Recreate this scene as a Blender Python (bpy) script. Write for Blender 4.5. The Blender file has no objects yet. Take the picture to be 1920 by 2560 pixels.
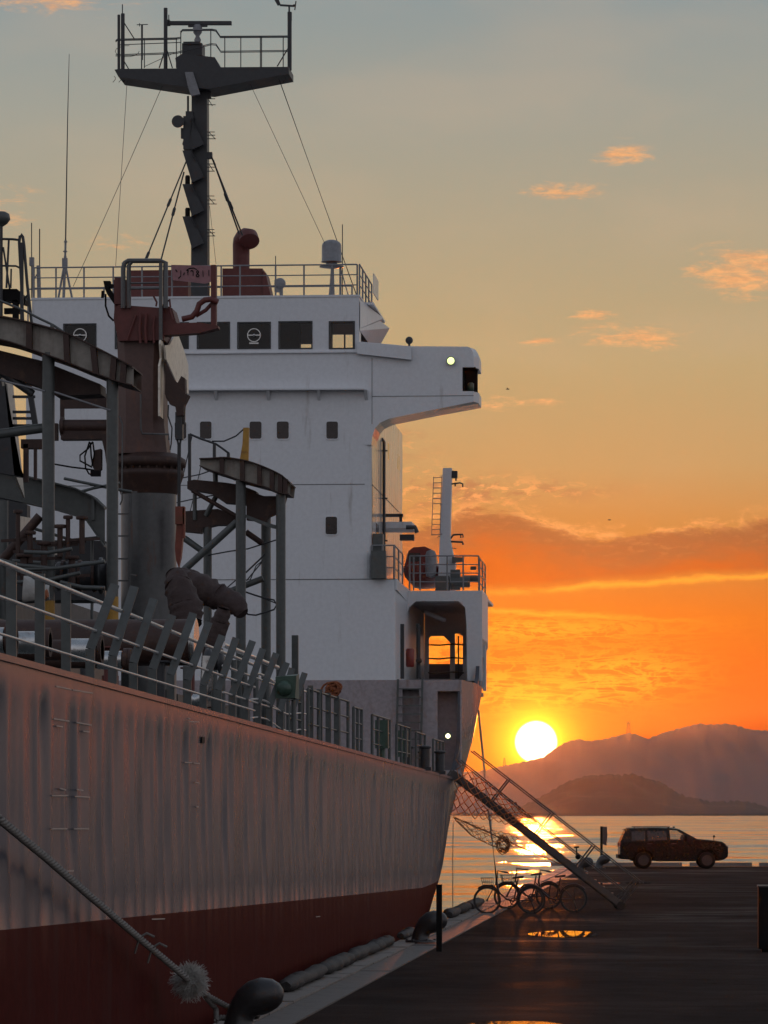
import bpy, bmesh, math, random
from mathutils import Vector, Matrix
random.seed(7)
SC = bpy.context.scene
COL = SC.collection
# ---------------------------------------------------------------- camera frame
F, CX, HY, CH = 10000.0, 960.0, 2026.0, 2.55       # focal length in photo pixels, principal column, horizon row, eye height
TH = math.atan(765.0 / F)                           # the quay runs along +Y, the camera looks a little to its left
SN, CS = math.sin(TH), math.cos(TH)
cam_d = bpy.data.cameras.new("camera")
cam = bpy.data.objects.new("camera", cam_d); COL.objects.link(cam)
cam.location = (0, 0, CH); cam.rotation_euler = (math.pi / 2, 0, TH)
cam_d.sensor_fit = 'VERTICAL'; cam_d.sensor_height = 36.0; cam_d.sensor_width = 27.0
cam_d.lens = F * 36.0 / 2560.0
cam_d.shift_y = (HY - 1280.0) / 2560.0
cam_d.clip_start = 0.5; cam_d.clip_end = 40000
SC.camera = cam

def ray(px, py):
    a, b = (px - CX) / F, (HY - py) / F
    return Vector((a * CS - SN, a * SN + CS, b))
def at_x(px, py, x):
    d = ray(px, py); t = x / d.x
    return Vector((x, d.y * t, CH + d.z * t))
def at_y(px, py, y):
    d = ray(px, py); t = y / d.y
    return Vector((d.x * t, y, CH + d.z * t))
def at_z(px, py, z):
    d = ray(px, py); t = (z - CH) / d.z
    return Vector((d.x * t, d.y * t, z))
def at_d(px, py, D):
    d = ray(px, py)
    return Vector((d.x * D, d.y * D, CH + d.z * D))

# ---------------------------------------------------------------- node expressions
class E:
    """A shader socket with arithmetic."""
    def __init__(s, nt, sock): s.nt, s.k = nt, sock
    def _m(s, op, *a, clamp=False):
        n = s.nt.nodes.new('ShaderNodeMath'); n.operation = op; n.use_clamp = clamp
        for i, v in enumerate((s,) + a):
            if isinstance(v, E): s.nt.links.new(v.k, n.inputs[i])
            else: n.inputs[i].default_value = v
        return E(s.nt, n.outputs[0])
    def __add__(s, o): return s._m('ADD', o)
    __radd__ = __add__
    def __mul__(s, o): return s._m('MULTIPLY', o)
    __rmul__ = __mul__
    def __sub__(s, o): return s._m('SUBTRACT', o)
    def __rsub__(s, o): return (s * -1.0) + o
    def __truediv__(s, o): return s._m('DIVIDE', o)
    def __pow__(s, o): return s._m('POWER', o)
    def sat(s): return s._m('ADD', 0.0, clamp=True)
    def exp(s): return s._m('EXPONENT')
    def sqrt(s): return s._m('SQRT')
    def abs(s): return s._m('ABSOLUTE')
    def step(s, a, b):
        n = s.nt.nodes.new('ShaderNodeMapRange'); n.interpolation_type = 'SMOOTHSTEP'
        s.nt.links.new(s.k, n.inputs['Value'])
        lo, hi, t0, t1 = (a, b, 0.0, 1.0) if a < b else (b, a, 1.0, 0.0)
        n.inputs['From Min'].default_value = lo; n.inputs['From Max'].default_value = hi
        n.inputs['To Min'].default_value = t0; n.inputs['To Max'].default_value = t1
        return E(s.nt, n.outputs['Result'])
def comb(nt, x, y, z):
    n = nt.nodes.new('ShaderNodeCombineXYZ')
    for i, v in enumerate((x, y, z)):
        if isinstance(v, E): nt.links.new(v.k, n.inputs[i])
        else: n.inputs[i].default_value = v
    return E(nt, n.outputs[0])
def noise(nt, vec, scale, detail=4.0, rough=0.5, dist=0.0):
    n = nt.nodes.new('ShaderNodeTexNoise')
    nt.links.new(vec.k, n.inputs['Vector'])
    n.inputs['Scale'].default_value = scale; n.inputs['Detail'].default_value = detail
    n.inputs['Roughness'].default_value = rough; n.inputs['Distortion'].default_value = dist
    return E(nt, n.outputs['Fac'])
def mixc(nt, fac, a, b, mode='MIX'):
    n = nt.nodes.new('ShaderNodeMix'); n.data_type = 'RGBA'; n.blend_type = mode; n.clamp_factor = True
    if isinstance(fac, E): nt.links.new(fac.k, n.inputs[0])
    else: n.inputs[0].default_value = fac
    for i, v in ((6, a), (7, b)):
        if isinstance(v, E): nt.links.new(v.k, n.inputs[i])
        else: n.inputs[i].default_value = tuple(v) + ((1.0,) if len(v) == 3 else ())
    return E(nt, n.outputs[2])
def ramp(nt, fac, stops, interp='LINEAR'):
    n = nt.nodes.new('ShaderNodeValToRGB'); nt.links.new(fac.k, n.inputs[0])
    cr = n.color_ramp; cr.interpolation = interp
    while len(cr.elements) < len(stops): cr.elements.new(0.5)
    for e, (p, c) in zip(cr.elements, stops):
        e.position = p; e.color = tuple(c) + (1.0,)
    return E(nt, n.outputs[0])

# ---------------------------------------------------------------- sky
SUN_U, SUN_V = 0.380, 0.171            # the sun in thousandths of a radian x10: azimuth right of the camera axis, elevation
sun_dir = ray(CX + SUN_U * 1000, HY - SUN_V * 1000).normalized()
world = bpy.data.worlds.new("World"); SC.world = world; world.use_nodes = True
nt = world.node_tree; nt.nodes.clear()
tc = nt.nodes.new('ShaderNodeTexCoord')
sep = nt.nodes.new('ShaderNodeSeparateXYZ'); nt.links.new(tc.outputs['Generated'], sep.inputs[0])
dx, dy, dz = (E(nt, sep.outputs[i]) for i in range(3))
rgt = dx * CS + dy * SN
fwd = dy * CS - dx * SN
hor = (rgt * rgt + fwd * fwd).sqrt()._m('MAXIMUM', 1e-5)
el = dz / hor * 10.0                   # 1.0 = 1000 photo pixels above the horizon
az = rgt._m('ARCTAN2', fwd) * 10.0
elc = el._m('MAXIMUM', -0.4)
# gradient on the sunset side
gx = ((elc + 0.1) / 3.1).sat()
def G(v): return (v + 0.1) / 3.1
base = ramp(nt, gx, [(G(-0.1), (0.50, 0.025, 0.000)), (G(0.12), (0.52, 0.030, 0.000)), (G(0.30), (0.56, 0.062, 0.000)),
                     (G(0.48), (0.58, 0.125, 0.004)), (G(0.70), (0.49, 0.215, 0.055)), (G(0.86), (0.47, 0.300, 0.125)),
                     (G(1.12), (0.45, 0.345, 0.175)), (G(1.45), (0.39, 0.345, 0.235)), (G(1.75), (0.325, 0.335, 0.285)),
                     (G(2.05), (0.245, 0.305, 0.315)), (G(3.0), (0.21, 0.28, 0.33))])
# the orange thins out to a dusky tan away from the sun's bearing
daz = (az - SUN_U).abs()
base = mixc(nt, daz.step(0.85, 3.2) * el.step(1.7, 0.5) * 0.8, base, ramp(nt, gx, [(G(-0.1), (0.28, 0.18, 0.14)), (G(0.3), (0.44, 0.31, 0.22)), (G(0.8), (0.46, 0.345, 0.23)), (G(1.6), (0.38, 0.345, 0.26))]))
# the opposite side of the sky: dusk blue-grey over a faint rose belt, and the zenith
cosd = fwd / hor * math.cos(SUN_U / 10) + rgt / hor * math.sin(SUN_U / 10)
anti = ramp(nt, ((elc + 0.4) / 16.0).sat(), [(0.0, (0.23, 0.22, 0.24)), (0.06, (0.40, 0.375, 0.395)), (0.22, (0.45, 0.465, 0.515)),
                                             (0.6, (0.32, 0.345, 0.42)), (1.0, (0.20, 0.24, 0.31))])
wsun = ((cosd + 1.0) * 0.5) ** 11.0
wsun = wsun * el.step(9.0, 2.0)
col = mixc(nt, wsun, anti, base)
# clouds: broken bands and puffs placed by azimuth and elevation
def blob(u0, v0, su, sv):
    a = (az - u0) / su; b = (el - v0) / sv
    return ((a * a + b * b) * -1.0).exp()
pv = comb(nt, az, el * 3.2, 0.0)
pv2 = comb(nt, az * 0.55, el * 4.6, 3.7)
n1 = noise(nt, pv, 4.2, 7.0, 0.62, 0.4)
n2 = noise(nt, pv2, 6.5, 6.0, 0.6, 1.1)
n3 = noise(nt, comb(nt, az, el * 2.0, 9.1), 11.0, 6.0, 0.62, 0.3)
nlow = noise(nt, comb(nt, az * 0.8, el * 2.0, 5.0), 1.6, 3.0, 0.5)
front = fwd.step(0.2, 0.6)
# soft tonal drift over the upper sky
col = mixc(nt, (nlow.step(0.42, 0.72) * el.step(0.6, 1.3) * el.step(6.0, 2.0) * front) * 0.22, col, (0.58, 0.42, 0.28))
# main purple-orange bank, its upper edge ragged and lit, its lower edge bright and rising to the right
bot = 0.530 + az * 0.056 + (n1 - 0.5) * 0.03
n4 = noise(nt, comb(nt, az * 0.9, el * 2.6, 2.2), 26.0, 6.0, 0.66, 0.5)
def hump(u0, su): a_ = (az - u0) / su; return (a_ * a_ * -1.0).exp()
topb = 0.672 + hump(0.27, 0.17) * 0.085 + hump(0.95, 0.28) * 0.050 + hump(-0.15, 0.25) * 0.03 + (n1 - 0.5) * 0.13 + (n3 - 0.5) * 0.07 + (n4 - 0.5) * 0.035
dtop = topb - el
bank = ((el - bot) / 0.03).step(0.0, 1.0) * dtop.step(-0.006, 0.016) * az.step(-1.5, 0.1) * front
bcol = mixc(nt, dtop.step(0.15, 0.02), (0.50, 0.068, 0.003), (0.24, 0.085, 0.040))
bcol = mixc(nt, (n4.step(0.50, 0.66) * dtop.step(0.10, 0.01)) * 0.35, bcol, (0.52, 0.20, 0.075))
col = mixc(nt, bank * 0.88, col, bcol)
rim1 = (((dtop + 0.004) / 0.016) ** 2.0 * -1.0).exp() * n3.step(0.42, 0.58) * az.step(-0.6, 0.05) * front
col = mixc(nt, rim1 * 0.75, col, (0.80, 0.36, 0.12))
# a second, broken deck just above it
up1 = (blob(0.28, 0.80, 0.22, 0.030) + blob(0.03, 0.80, 0.16, 0.06) + blob(-0.02, 0.92, 0.10, 0.03)).sat()
col = mixc(nt, up1 * n3.step(0.48, 0.60) * 0.65, col, (0.36, 0.145, 0.075))
col = mixc(nt, up1 * n4.step(0.52, 0.62) * 0.7, col, (0.85, 0.38, 0.13))
# bright streaks under the bank
edge = (((el - bot + (n3 - 0.5) * 0.025) / 0.0075) ** 2.0 * -1.0).exp() * az.step(0.10, 0.45) * n1.step(0.25, 0.45) * front
col = mixc(nt, edge * 0.75, col, (0.95, 0.38, 0.035))
edge2 = (((el - 0.512 + az * 0.050 + (n3 - 0.5) * 0.035) / 0.006) ** 2.0 * -1.0).exp() * az.step(0.90, 0.35) * front
col = mixc(nt, edge2 * 0.6, col, (0.95, 0.42, 0.04))
# wisps low over the sun
wz = (blob(0.12, 0.335, 0.30, 0.085) * 1.1 + blob(0.60, 0.345, 0.16, 0.055) + blob(0.33, 0.455, 0.34, 0.030) + blob(0.35, 0.29, 0.22, 0.03)).sat() * front
rid = (1.0 - ((n2 - 0.5).abs() * 15.0)).sat() ** 1.2
rid2 = (1.0 - ((n3 - 0.5).abs() * 16.0)).sat() ** 1.2
col = mixc(nt, (n2.step(0.50, 0.60) * wz) * 0.38, col, (0.66, 0.13, 0.004))
col = mixc(nt, ((rid + rid2 * 0.8).sat() * wz) * 0.62, col, (0.95, 0.42, 0.03))
# small lit puffs higher up
pf = (blob(0.600, 1.635, 0.070, 0.032) * 1.3 + blob(0.46, 1.545, 0.13, 0.032) + blob(0.90, 1.345, 0.13, 0.070) * 1.3 + blob(0.62, 1.185, 0.15, 0.042)
      + blob(0.52, 1.24, 0.05, 0.018) + blob(0.39, 1.172, 0.05, 0.012) + blob(-0.95, 1.50, 0.16, 0.07) * 0.7 + blob(-0.78, 2.02, 0.25, 0.05) * 0.8
      + blob(0.40, 1.02, 0.06, 0.018) + blob(0.28, 1.02, 0.05, 0.025) * 0.8 + blob(-0.65, 1.42, 0.12, 0.05) * 0.5).sat()
nst = noise(nt, comb(nt, az * 0.7 + el * 0.25, el * 3.4, 4.4), 9.0, 7.0, 0.66, 0.7)
pm = (pf * 1.0 + (nst - 0.5) * 2.6 + (n4 - 0.5) * 0.9 - 0.40).step(0.0, 0.95) * pf.step(0.03, 0.45)
col = mixc(nt, pm.sat() * 0.85 * front, col, mixc(nt, n4.step(0.4, 0.62), (0.78, 0.36, 0.15), (0.92, 0.44, 0.17)))
# glow round the sun and its disc
ru = az - SUN_U; rv = el - SUN_V
rr = (ru * ru + rv * rv).sqrt()
glow = ((rr - 0.045)._m('MAXIMUM', 0.0) * -1.0 / 0.036).exp() * front
glow2 = (rr * -1.0 / 0.16).exp() * front
col = mixc(nt, glow2 * 0.40, col, (1.0, 0.33, 0.0))
col = mixc(nt, glow, col, (1.7, 1.25, 0.05))
disc = rr.step(0.0560, 0.0460) * front
col = mixc(nt, disc, col, (4.5, 3.6, 1.9))
bg = nt.nodes.new('ShaderNodeBackground'); nt.links.new(col.k, bg.inputs['Color']); bg.inputs['Strength'].default_value = 1.0
nish = nt.nodes.new('ShaderNodeTexSky'); nish.sky_type = 'NISHITA'; nish.sun_disc = False
nish.sun_elevation = math.asin(sun_dir.z); nish.sun_rotation = math.atan2(sun_dir.x, sun_dir.y)
bg2 = nt.nodes.new('ShaderNodeBackground'); nt.links.new(nish.outputs[0], bg2.inputs['Color']); bg2.inputs['Strength'].default_value = 0.004
add = nt.nodes.new('ShaderNodeAddShader'); nt.links.new(bg.outputs[0], add.inputs[0]); nt.links.new(bg2.outputs[0], add.inputs[1])
wo = nt.nodes.new('ShaderNodeOutputWorld'); nt.links.new(add.outputs[0], wo.inputs['Surface'])
# ---------------------------------------------------------------- sun
sl = bpy.data.lights.new("sun", 'SUN'); sl.energy = 0.62; sl.angle = math.radians(0.53); sl.color = (1.0, 0.22, 0.03)
sun = bpy.data.objects.new("sun", sl); COL.objects.link(sun)
sun.location = (0, 300, 60); sun.rotation_mode = 'QUATERNION'; sun.rotation_quaternion = sun_dir.to_track_quat('Z', 'Y')
vs = SC.view_settings
vs.view_transform = 'Standard'; vs.look = 'None'; vs.gamma = 1.0; vs.exposure = 0.0; vs.use_curve_mapping = False
SC.render.engine = 'CYCLES'
SC.cycles.use_denoising = True
SC.cycles.max_bounces = 8; SC.cycles.glossy_bounces = 4; SC.cycles.volume_bounces = 0
SC.cycles.sample_clamp_indirect = 6.0
HAZE_DENSITY, HAZE_G = 1.14e-5, 0.915

# ---------------------------------------------------------------- materials
MATS = {}
def mat(name, color, rough=0.5, metal=0.0, spec=0.5, dirt=None, dirt_amt=0.0, dirt_scale=2.0, stretch=(1, 1, 1), bump=0.0, bump_scale=30.0,
        var=0.12, emit=None, emit_s=0.0, rough_var=0.1):
    m = bpy.data.materials.new(name); m.use_nodes = True; MATS[name] = m
    t = m.node_tree; b = t.nodes['Principled BSDF']
    c = t.nodes.new('ShaderNodeTexCoord'); mp = t.nodes.new('ShaderNodeMapping'); t.links.new(c.outputs['Object'], mp.inputs[0])
    mp.inputs['Scale'].default_value = stretch
    v = E(t, mp.outputs[0]); v0 = E(t, c.outputs['Object'])
    nz = noise(t, v, dirt_scale, 6.0, 0.62)
    fine = noise(t, v0, 9.0, 5.0, 0.6)
    lo = tuple(x * (1 - var) for x in color); hi = tuple(min(1.0, x * (1 + var)) for x in color)
    cc = mixc(t, fine.step(0.3, 0.7), lo, hi)
    if dirt:
        cc = mixc(t, nz.step(0.62 - dirt_amt * 0.35, 0.78 - dirt_amt * 0.25) * min(1.0, 0.55 + dirt_amt), cc, dirt)
    t.links.new(cc.k, b.inputs['Base Color'])
    rr_ = (nz - 0.5) * (rough_var * 2) + rough
    t.links.new(rr_.sat().k, b.inputs['Roughness'])
    b.inputs['Metallic'].default_value = metal; b.inputs['Specular IOR Level'].default_value = spec
    if bump:
        bp = t.nodes.new('ShaderNodeBump'); bp.inputs['Strength'].default_value = bump; bp.inputs['Distance'].default_value = 0.02
        t.links.new(noise(t, v0, bump_scale, 5.0, 0.6).k, bp.inputs['Height']); t.links.new(bp.outputs[0], b.inputs['Normal'])
    if emit:
        b.inputs['Emission Color'].default_value = tuple(emit) + (1,); b.inputs['Emission Strength'].default_value = emit_s
    return m
RUST = (0.13, 0.045, 0.018)
WHITE = mat("white_paint", (0.68, 0.69, 0.71), 0.36, dirt=(0.34, 0.30, 0.27), dirt_amt=0.08, dirt_scale=1.3, stretch=(2.2, 2.2, 0.25), var=0.04)
HULL = mat("hull_grey_paint", (0.098, 0.104, 0.122), 0.26, spec=0.06, rough_var=0.05, dirt=(0.080, 0.058, 0.048), dirt_amt=0.16, dirt_scale=0.9, stretch=(2.0, 2.0, 0.22), var=0.05)
BOOT = mat("boot_topping_red", (0.070, 0.012, 0.011), 0.5, spec=0.008, dirt=(0.07, 0.022, 0.02), dirt_amt=0.35, dirt_scale=1.1, stretch=(2.5, 2.5, 0.4), bump=0.08, bump_scale=18)
GREY = mat("deck_grey_paint", (0.080, 0.087, 0.083), 0.42, dirt=RUST, dirt_amt=0.10, dirt_scale=3.0, bump=0.05)
DARK = mat("dark_steel_paint", (0.030, 0.031, 0.034), 0.45, dirt=(0.07, 0.03, 0.02), dirt_amt=0.12, dirt_scale=4.0)
RUSTY = mat("rusty_steel", (0.045, 0.020, 0.014), 0.62, dirt=(0.10, 0.050, 0.030), dirt_amt=0.25, dirt_scale=5.0, bump=0.3)
CRANE = mat("crane_flare_red_paint", (0.125, 0.028, 0.023), 0.55, dirt=(0.10, 0.030, 0.02), dirt_amt=0.28, dirt_scale=2.5, stretch=(2, 2, 0.6), bump=0.08)  # the lens flare's red veil is put into this colour
CRANE_G = mat("crane_grey_paint", (0.090, 0.090, 0.089), 0.36, dirt=RUST, dirt_amt=0.22, dirt_scale=1.6, stretch=(3, 3, 0.5), bump=0.05)
CREAM = mat("cream_paint", (0.80, 0.72, 0.60), 0.34, dirt=(0.30, 0.20, 0.12), dirt_amt=0.14, dirt_scale=4.0)
YELLOW = mat("yellow_paint", (0.42, 0.22, 0.03), 0.5, dirt=RUST, dirt_amt=0.15, dirt_scale=6)
STEEL = mat("bare_steel", (0.50, 0.50, 0.49), 0.28, metal=1.0, dirt=RUST, dirt_amt=0.12, dirt_scale=8)
RAILM = mat("galvanised_rail", (0.62, 0.62, 0.62), 0.30, metal=0.35, dirt=(0.2, 0.13, 0.09), dirt_amt=0.1, dirt_scale=6)
BLACK = mat("black_paint", (0.010, 0.009, 0.009), 0.55, spec=0.1)
RUBBER = mat("black_rubber", (0.012, 0.011, 0.011), 0.62, bump=0.25)
GLASS = mat("dark_window_glass", (0.022, 0.014, 0.013), 0.10, spec=0.5, var=0.3)
LIFE = mat("lifeboat_red", (0.21, 0.024, 0.015), 0.35)
GREEN = mat("green_housing_paint", (0.045, 0.085, 0.060), 0.4)
ROPE = mat("mooring_rope", (0.20, 0.18, 0.16), 0.85, bump=0.6, bump_scale=60)
NET = mat("orange_net_cord", (0.36, 0.13, 0.05), 0.8)
TARP = mat("brown_hose_cover", (0.045, 0.026, 0.023), 0.75, dirt=(0.07, 0.045, 0.038), dirt_amt=0.3, dirt_scale=6, bump=0.8, bump_scale=14)
WHITE_G = mat("glossy_white_paint", (0.66, 0.65, 0.64), 0.13, dirt=(0.40, 0.30, 0.22), dirt_amt=0.25, dirt_scale=1.6, stretch=(1, 2.5, .3), var=0.04, bump=0.9, bump_scale=2.2)
BULK = mat("hull_grey_lit_copy", (0.33, 0.29, 0.30), 0.45, spec=0.2, dirt=(0.2, 0.12, 0.09), dirt_amt=0.15, dirt_scale=1.2, stretch=(2, 2, .3))  # lighter copy of the hull's grey, brighter light painted into it
GANG = mat("gangway_dark_metal", (0.07, 0.055, 0.05), 0.5)
ALU = mat("aluminium", (0.055, 0.048, 0.045), 0.45, metal=0.2)
LAMP_W = mat("lit_lamp_lens", (0.9, 0.9, 0.7), 0.3, emit=(1.0, 1.0, 0.55), emit_s=6.0)
CONC = mat("coping_concrete", (0.20, 0.175, 0.155), 0.62, dirt=(0.09, 0.075, 0.065), dirt_amt=0.35, dirt_scale=2.5, bump=0.25, bump_scale=12)
CONC2 = mat("apron_concrete", (0.115, 0.098, 0.088), 0.62, dirt=(0.06, 0.05, 0.045), dirt_amt=0.35, dirt_scale=1.8, bump=0.25, bump_scale=12)
TIMBER = mat("fender_rubber_worn", (0.020, 0.016, 0.015), 0.7, dirt=(0.07, 0.05, 0.045), dirt_amt=0.25, dirt_scale=5, bump=0.7, bump_scale=9)
CARP = mat("car_black_paint", (0.008, 0.004, 0.004), 0.2, spec=0.2, rough_var=0.02)
CHROME = mat("wheel_alloy", (0.030, 0.025, 0.025), 0.5, metal=0.2)
BIKE = mat("bicycle_paint", (0.025, 0.017, 0.019), 0.4)
CLOTH = mat("faded_orange_rope", (0.24, 0.075, 0.03), 0.85, bump=0.5)
WHITE2 = mat("weathered_white_fabric", (0.36, 0.35, 0.33), 0.8, bump=0.4)

# ---------------------------------------------------------------- mesh building
ORIG = {}
class MB:
    def __init__(s): s.v, s.f, s.m, s.cur, s.sm = [], [], [], 0, []
    def add(s, vs, fs, smooth=False):
        o = len(s.v); s.v.extend(Vector(p) for p in vs)
        for f in fs: s.f.append([i + o for i in f]); s.m.append(s.cur); s.sm.append(smooth)
        return s
    def box(s, x0, x1, y0, y1, z0, z1):
        x0, x1 = sorted((x0, x1)); y0, y1 = sorted((y0, y1)); z0, z1 = sorted((z0, z1))
        vs = [(x, y, z) for z in (z0, z1) for y in (y0, y1) for x in (x0, x1)]
        return s.add(vs, [(0, 2, 3, 1), (4, 5, 7, 6), (0, 1, 5, 4), (2, 6, 7, 3), (0, 4, 6, 2), (1, 3, 7, 5)])
    def pxbox(s, px0, py0, px1, py1, y, dep):
        a, b = at_y(px0, py0, y), at_y(px1, py1, y)
        return s.box(a.x, b.x, y, y + dep, a.z, b.z)
    def bar(s, a, b, w, h=None, up=(0, 0, 1)):
        a, b = Vector(a), Vector(b); h = w if h is None else h
        d = (b - a).normalized(); u = Vector(up)
        if abs(d.dot(u)) > 0.98: u = Vector((0, 1, 0)) if abs(d.y) < 0.9 else Vector((1, 0, 0))
        r = d.cross(u).normalized(); u = r.cross(d)
        r = r * (w / 2); u = u * (h / 2)
        vs = [p + i * r + j * u for p in (a, b) for (i, j) in ((-1, -1), (1, -1), (1, 1), (-1, 1))]
        return s.add(vs, [(0, 3, 2, 1), (4, 5, 6, 7), (0, 1, 5, 4), (1, 2, 6, 5), (2, 3, 7, 6), (3, 0, 4, 7)])
    def tube(s, pts, r, n=8, caps=True):
        pts = [Vector(p) for p in pts]; rs = r if isinstance(r, (list, tuple)) else [r] * len(pts)
        rings = []; prev = None
        for i, p in enumerate(pts):
            d = (pts[min(i + 1, len(pts) - 1)] - pts[max(i - 1, 0)])
            d = d.normalized() if d.length > 1e-9 else Vector((0, 0, 1))
            if prev is None:
                u = Vector((0, 0, 1)) if abs(d.z) < 0.9 else Vector((1, 0, 0))
            else: u = prev
            u = (u - d * u.dot(d)).normalized(); prev = u
            w = d.cross(u)
            rings.append([p + (u * math.cos(2 * math.pi * k / n) + w * math.sin(2 * math.pi * k / n)) * rs[i] for k in range(n)])
        vs = [q for R in rings for q in R]; fs = []
        for i in range(len(pts) - 1):
            for k in range(n):
                a, b = i * n + k, i * n + (k + 1) % n
                fs.append((a, b, b + n, a + n))
        s.add(vs, fs, True)
        if caps:
            o = len(vs) - n
            s.add(rings[0], [tuple(range(n))[::-1]]); s.add(rings[-1], [tuple(range(n))])
        return s
    def cyl(s, a, b, r, n=16, r2=None): return s.tube([a, b], [r, r if r2 is None else r2], n)
    def lathe(s, prof, c=(0, 0, 0), n=20, axis='z'):
        c = Vector(c); vs = []; fs = []
        for (r, h) in prof:
            for k in range(n):
                t = 2 * math.pi * k / n; p = (r * math.cos(t), r * math.sin(t), h)
                if axis == 'y': p = (p[0], h, p[1])
                if axis == 'x': p = (h, p[0], p[1])
                vs.append(c + Vector(p))
        for i in range(len(prof) - 1):
            for k in range(n):
                a, b = i * n + k, i * n + (k + 1) % n
                fs.append((a, b, b + n, a + n))
        s.add(vs, fs, True)
        s.add(vs[:n], [tuple(range(n))[::-1]]); s.add(vs[-n:], [tuple(range(n))])
        return s
    def prism(s, poly, y0, y1):
        """poly: (x,z) outline, extruded from y0 to y1"""
        n = len(poly)
        vs = [(x, y0, z) for x, z in poly] + [(x, y1, z) for x, z in poly]
        return s.add(vs, [tuple(range(n)), tuple(range(2 * n - 1, n - 1, -1))] + [(i, i + n, (i + 1) % n + n, (i + 1) % n) for i in range(n)])
    def pxprism(s, poly, y, dep):
        return s.prism([(at_y(a, b, y).x, at_y(a, b, y).z) for a, b in poly], y, y + dep)
    def loft(s, loops, smooth=False, caps=True):
        n = len(loops[0]); vs = [p for L in loops for p in L]
        fs = [(i * n + k, i * n + (k + 1) % n, (i + 1) * n + (k + 1) % n, (i + 1) * n + k) for i in range(len(loops) - 1) for k in range(n)]
        s.add(vs, fs, smooth)
        if caps:
            s.add(loops[0], [tuple(range(n))[::-1]]); s.add(loops[-1], [tuple(range(n))])
        return s
    def ball(s, c, r, n=12, sz=1.0):
        prof = [(max(1e-3, r * math.sin(math.pi * i / n)), -r * sz * math.cos(math.pi * i / n)) for i in range(n + 1)]
        return s.lathe(prof, c, max(10, n))
    def disc(s, c, r0, r1, ax, th, n=24):
        """a ring of outer radius r1 and inner radius r0, thickness th along unit axis ax"""
        c, ax = Vector(c), Vector(ax).normalized()
        u = Vector((0, 0, 1)) if abs(ax.z) < 0.9 else Vector((1, 0, 0)); u = (u - ax * u.dot(ax)).normalized(); w = ax.cross(u)
        L = []
        for (r, h) in ((r0, -th / 2), (r1, -th / 2), (r1, th / 2), (r0, th / 2)):
            L.append([c + ax * h + (u * math.cos(2 * math.pi * k / n) + w * math.sin(2 * math.pi * k / n)) * r for k in range(n)])
        L.append(L[0])
        return s.loft(L, caps=False)
    def mesh(s, name, mats, off=Vector((0, 0, 0)), fix=True):
        me = bpy.data.meshes.new(name)
        me.from_pydata([tuple(p - off) for p in s.v], [], s.f)
        for m in mats: me.materials.append(m)
        for p, mi, sm in zip(me.polygons, s.m, s.sm): p.material_index = mi; p.use_smooth = sm
        if fix:
            bm = bmesh.new(); bm.from_mesh(me)
            bmesh.ops.recalc_face_normals(bm, faces=bm.faces)
            bm.to_mesh(me); bm.free()
        me.update()
        return me
    def build(s, name, mats, parent=None, fix=True, **props):
        mats = mats if isinstance(mats, (list, tuple)) else [mats]
        po = ORIG.get(parent.name, Vector((0, 0, 0))) if parent else Vector((0, 0, 0))
        me = s.mesh(name, mats, po, fix)
        o = bpy.data.objects.new(name, me); COL.objects.link(o)
        if parent: o.parent = parent
        ORIG[o.name] = po
        for k, v in props.items(): o[k] = v
        return o
def thing(name, label, cat, loc=(0, 0, 0), group=None, **kw):
    o = bpy.data.objects.new(name, None); COL.objects.link(o)
    o.location = loc; o.empty_display_size = 0.3; ORIG[o.name] = Vector(loc)
    o['label'] = label; o['category'] = cat
    if group: o['group'] = group
    return o
def tag(o, label, cat, group=None):
    o['label'] = label; o['category'] = cat
    if group: o['group'] = group
    return o
def struct(o): o['kind'] = 'structure'; return o
def inst(name, me, parent, loc, rot=(0, 0, 0), scale=(1, 1, 1)):
    po = ORIG.get(parent.name, Vector((0, 0, 0)))
    o = bpy.data.objects.new(name, me); COL.objects.link(o); o.parent = parent
    o.location = Vector(loc) - po; o.rotation_euler = rot; o.scale = scale
    ORIG[o.name] = Vector(loc)
    return o
def copy_thing(root, loc, rot=(0, 0, 0), label=None):
    r = root.copy(); COL.objects.link(r); r.location = loc; r.rotation_euler = rot
    if label: r['label'] = label
    for ch in list(root.children):
        c = ch.copy(); COL.objects.link(c); c.parent = r
        for g in list(ch.children):
            d = g.copy(); COL.objects.link(d); d.parent = c
    return r
def rrect(px0, py0, px1, py1, r, n=3):
    pts = []
    for (cx, cy, a0) in ((px1 - r, py0 + r, -90), (px1 - r, py1 - r, 0), (px0 + r, py1 - r, 90), (px0 + r, py0 + r, 180)):
        for i in range(n + 1):
            a = math.radians(a0 + 90 * i / n); pts.append((cx + r * math.cos(a), cy + r * math.sin(a)))
    return pts
# ================================================================ SETTING
# water
m = bpy.data.materials.new("sea_water"); m.use_nodes = True; MATS["sea_water"] = m
t = m.node_tree; b = t.nodes['Principled BSDF']
b.inputs['Base Color'].default_value = (0.012, 0.016, 0.020, 1); b.inputs['Roughness'].default_value = 0.06; b.inputs['IOR'].default_value = 1.33
geo = t.nodes.new('ShaderNodeNewGeometry'); gs = t.nodes.new('ShaderNodeSeparateXYZ'); t.links.new(geo.outputs['Position'], gs.inputs[0])
X, Y = E(t, gs.outputs[0]), E(t, gs.outputs[1])
wv = comb(t, X * 0.9, Y, 0.0)
na = noise(t, wv, 0.03, 8.0, 0.80, 0.2)
nb = noise(t, comb(t, X * 0.9, Y, 31.0), 0.035, 9.0, 0.84, 0.2)
nc = noise(t, comb(t, X * 0.35, Y * 0.5, 11.0), 0.006, 3.0, 0.5)
calm = nc.step(0.35, 0.65) * 0.5 + 0.6
sx_ = (na - 0.5) * 2.3 * calm
sy_ = ((nb - 0.5) * 0.70 + 0.062) * -1.0 * calm
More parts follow.
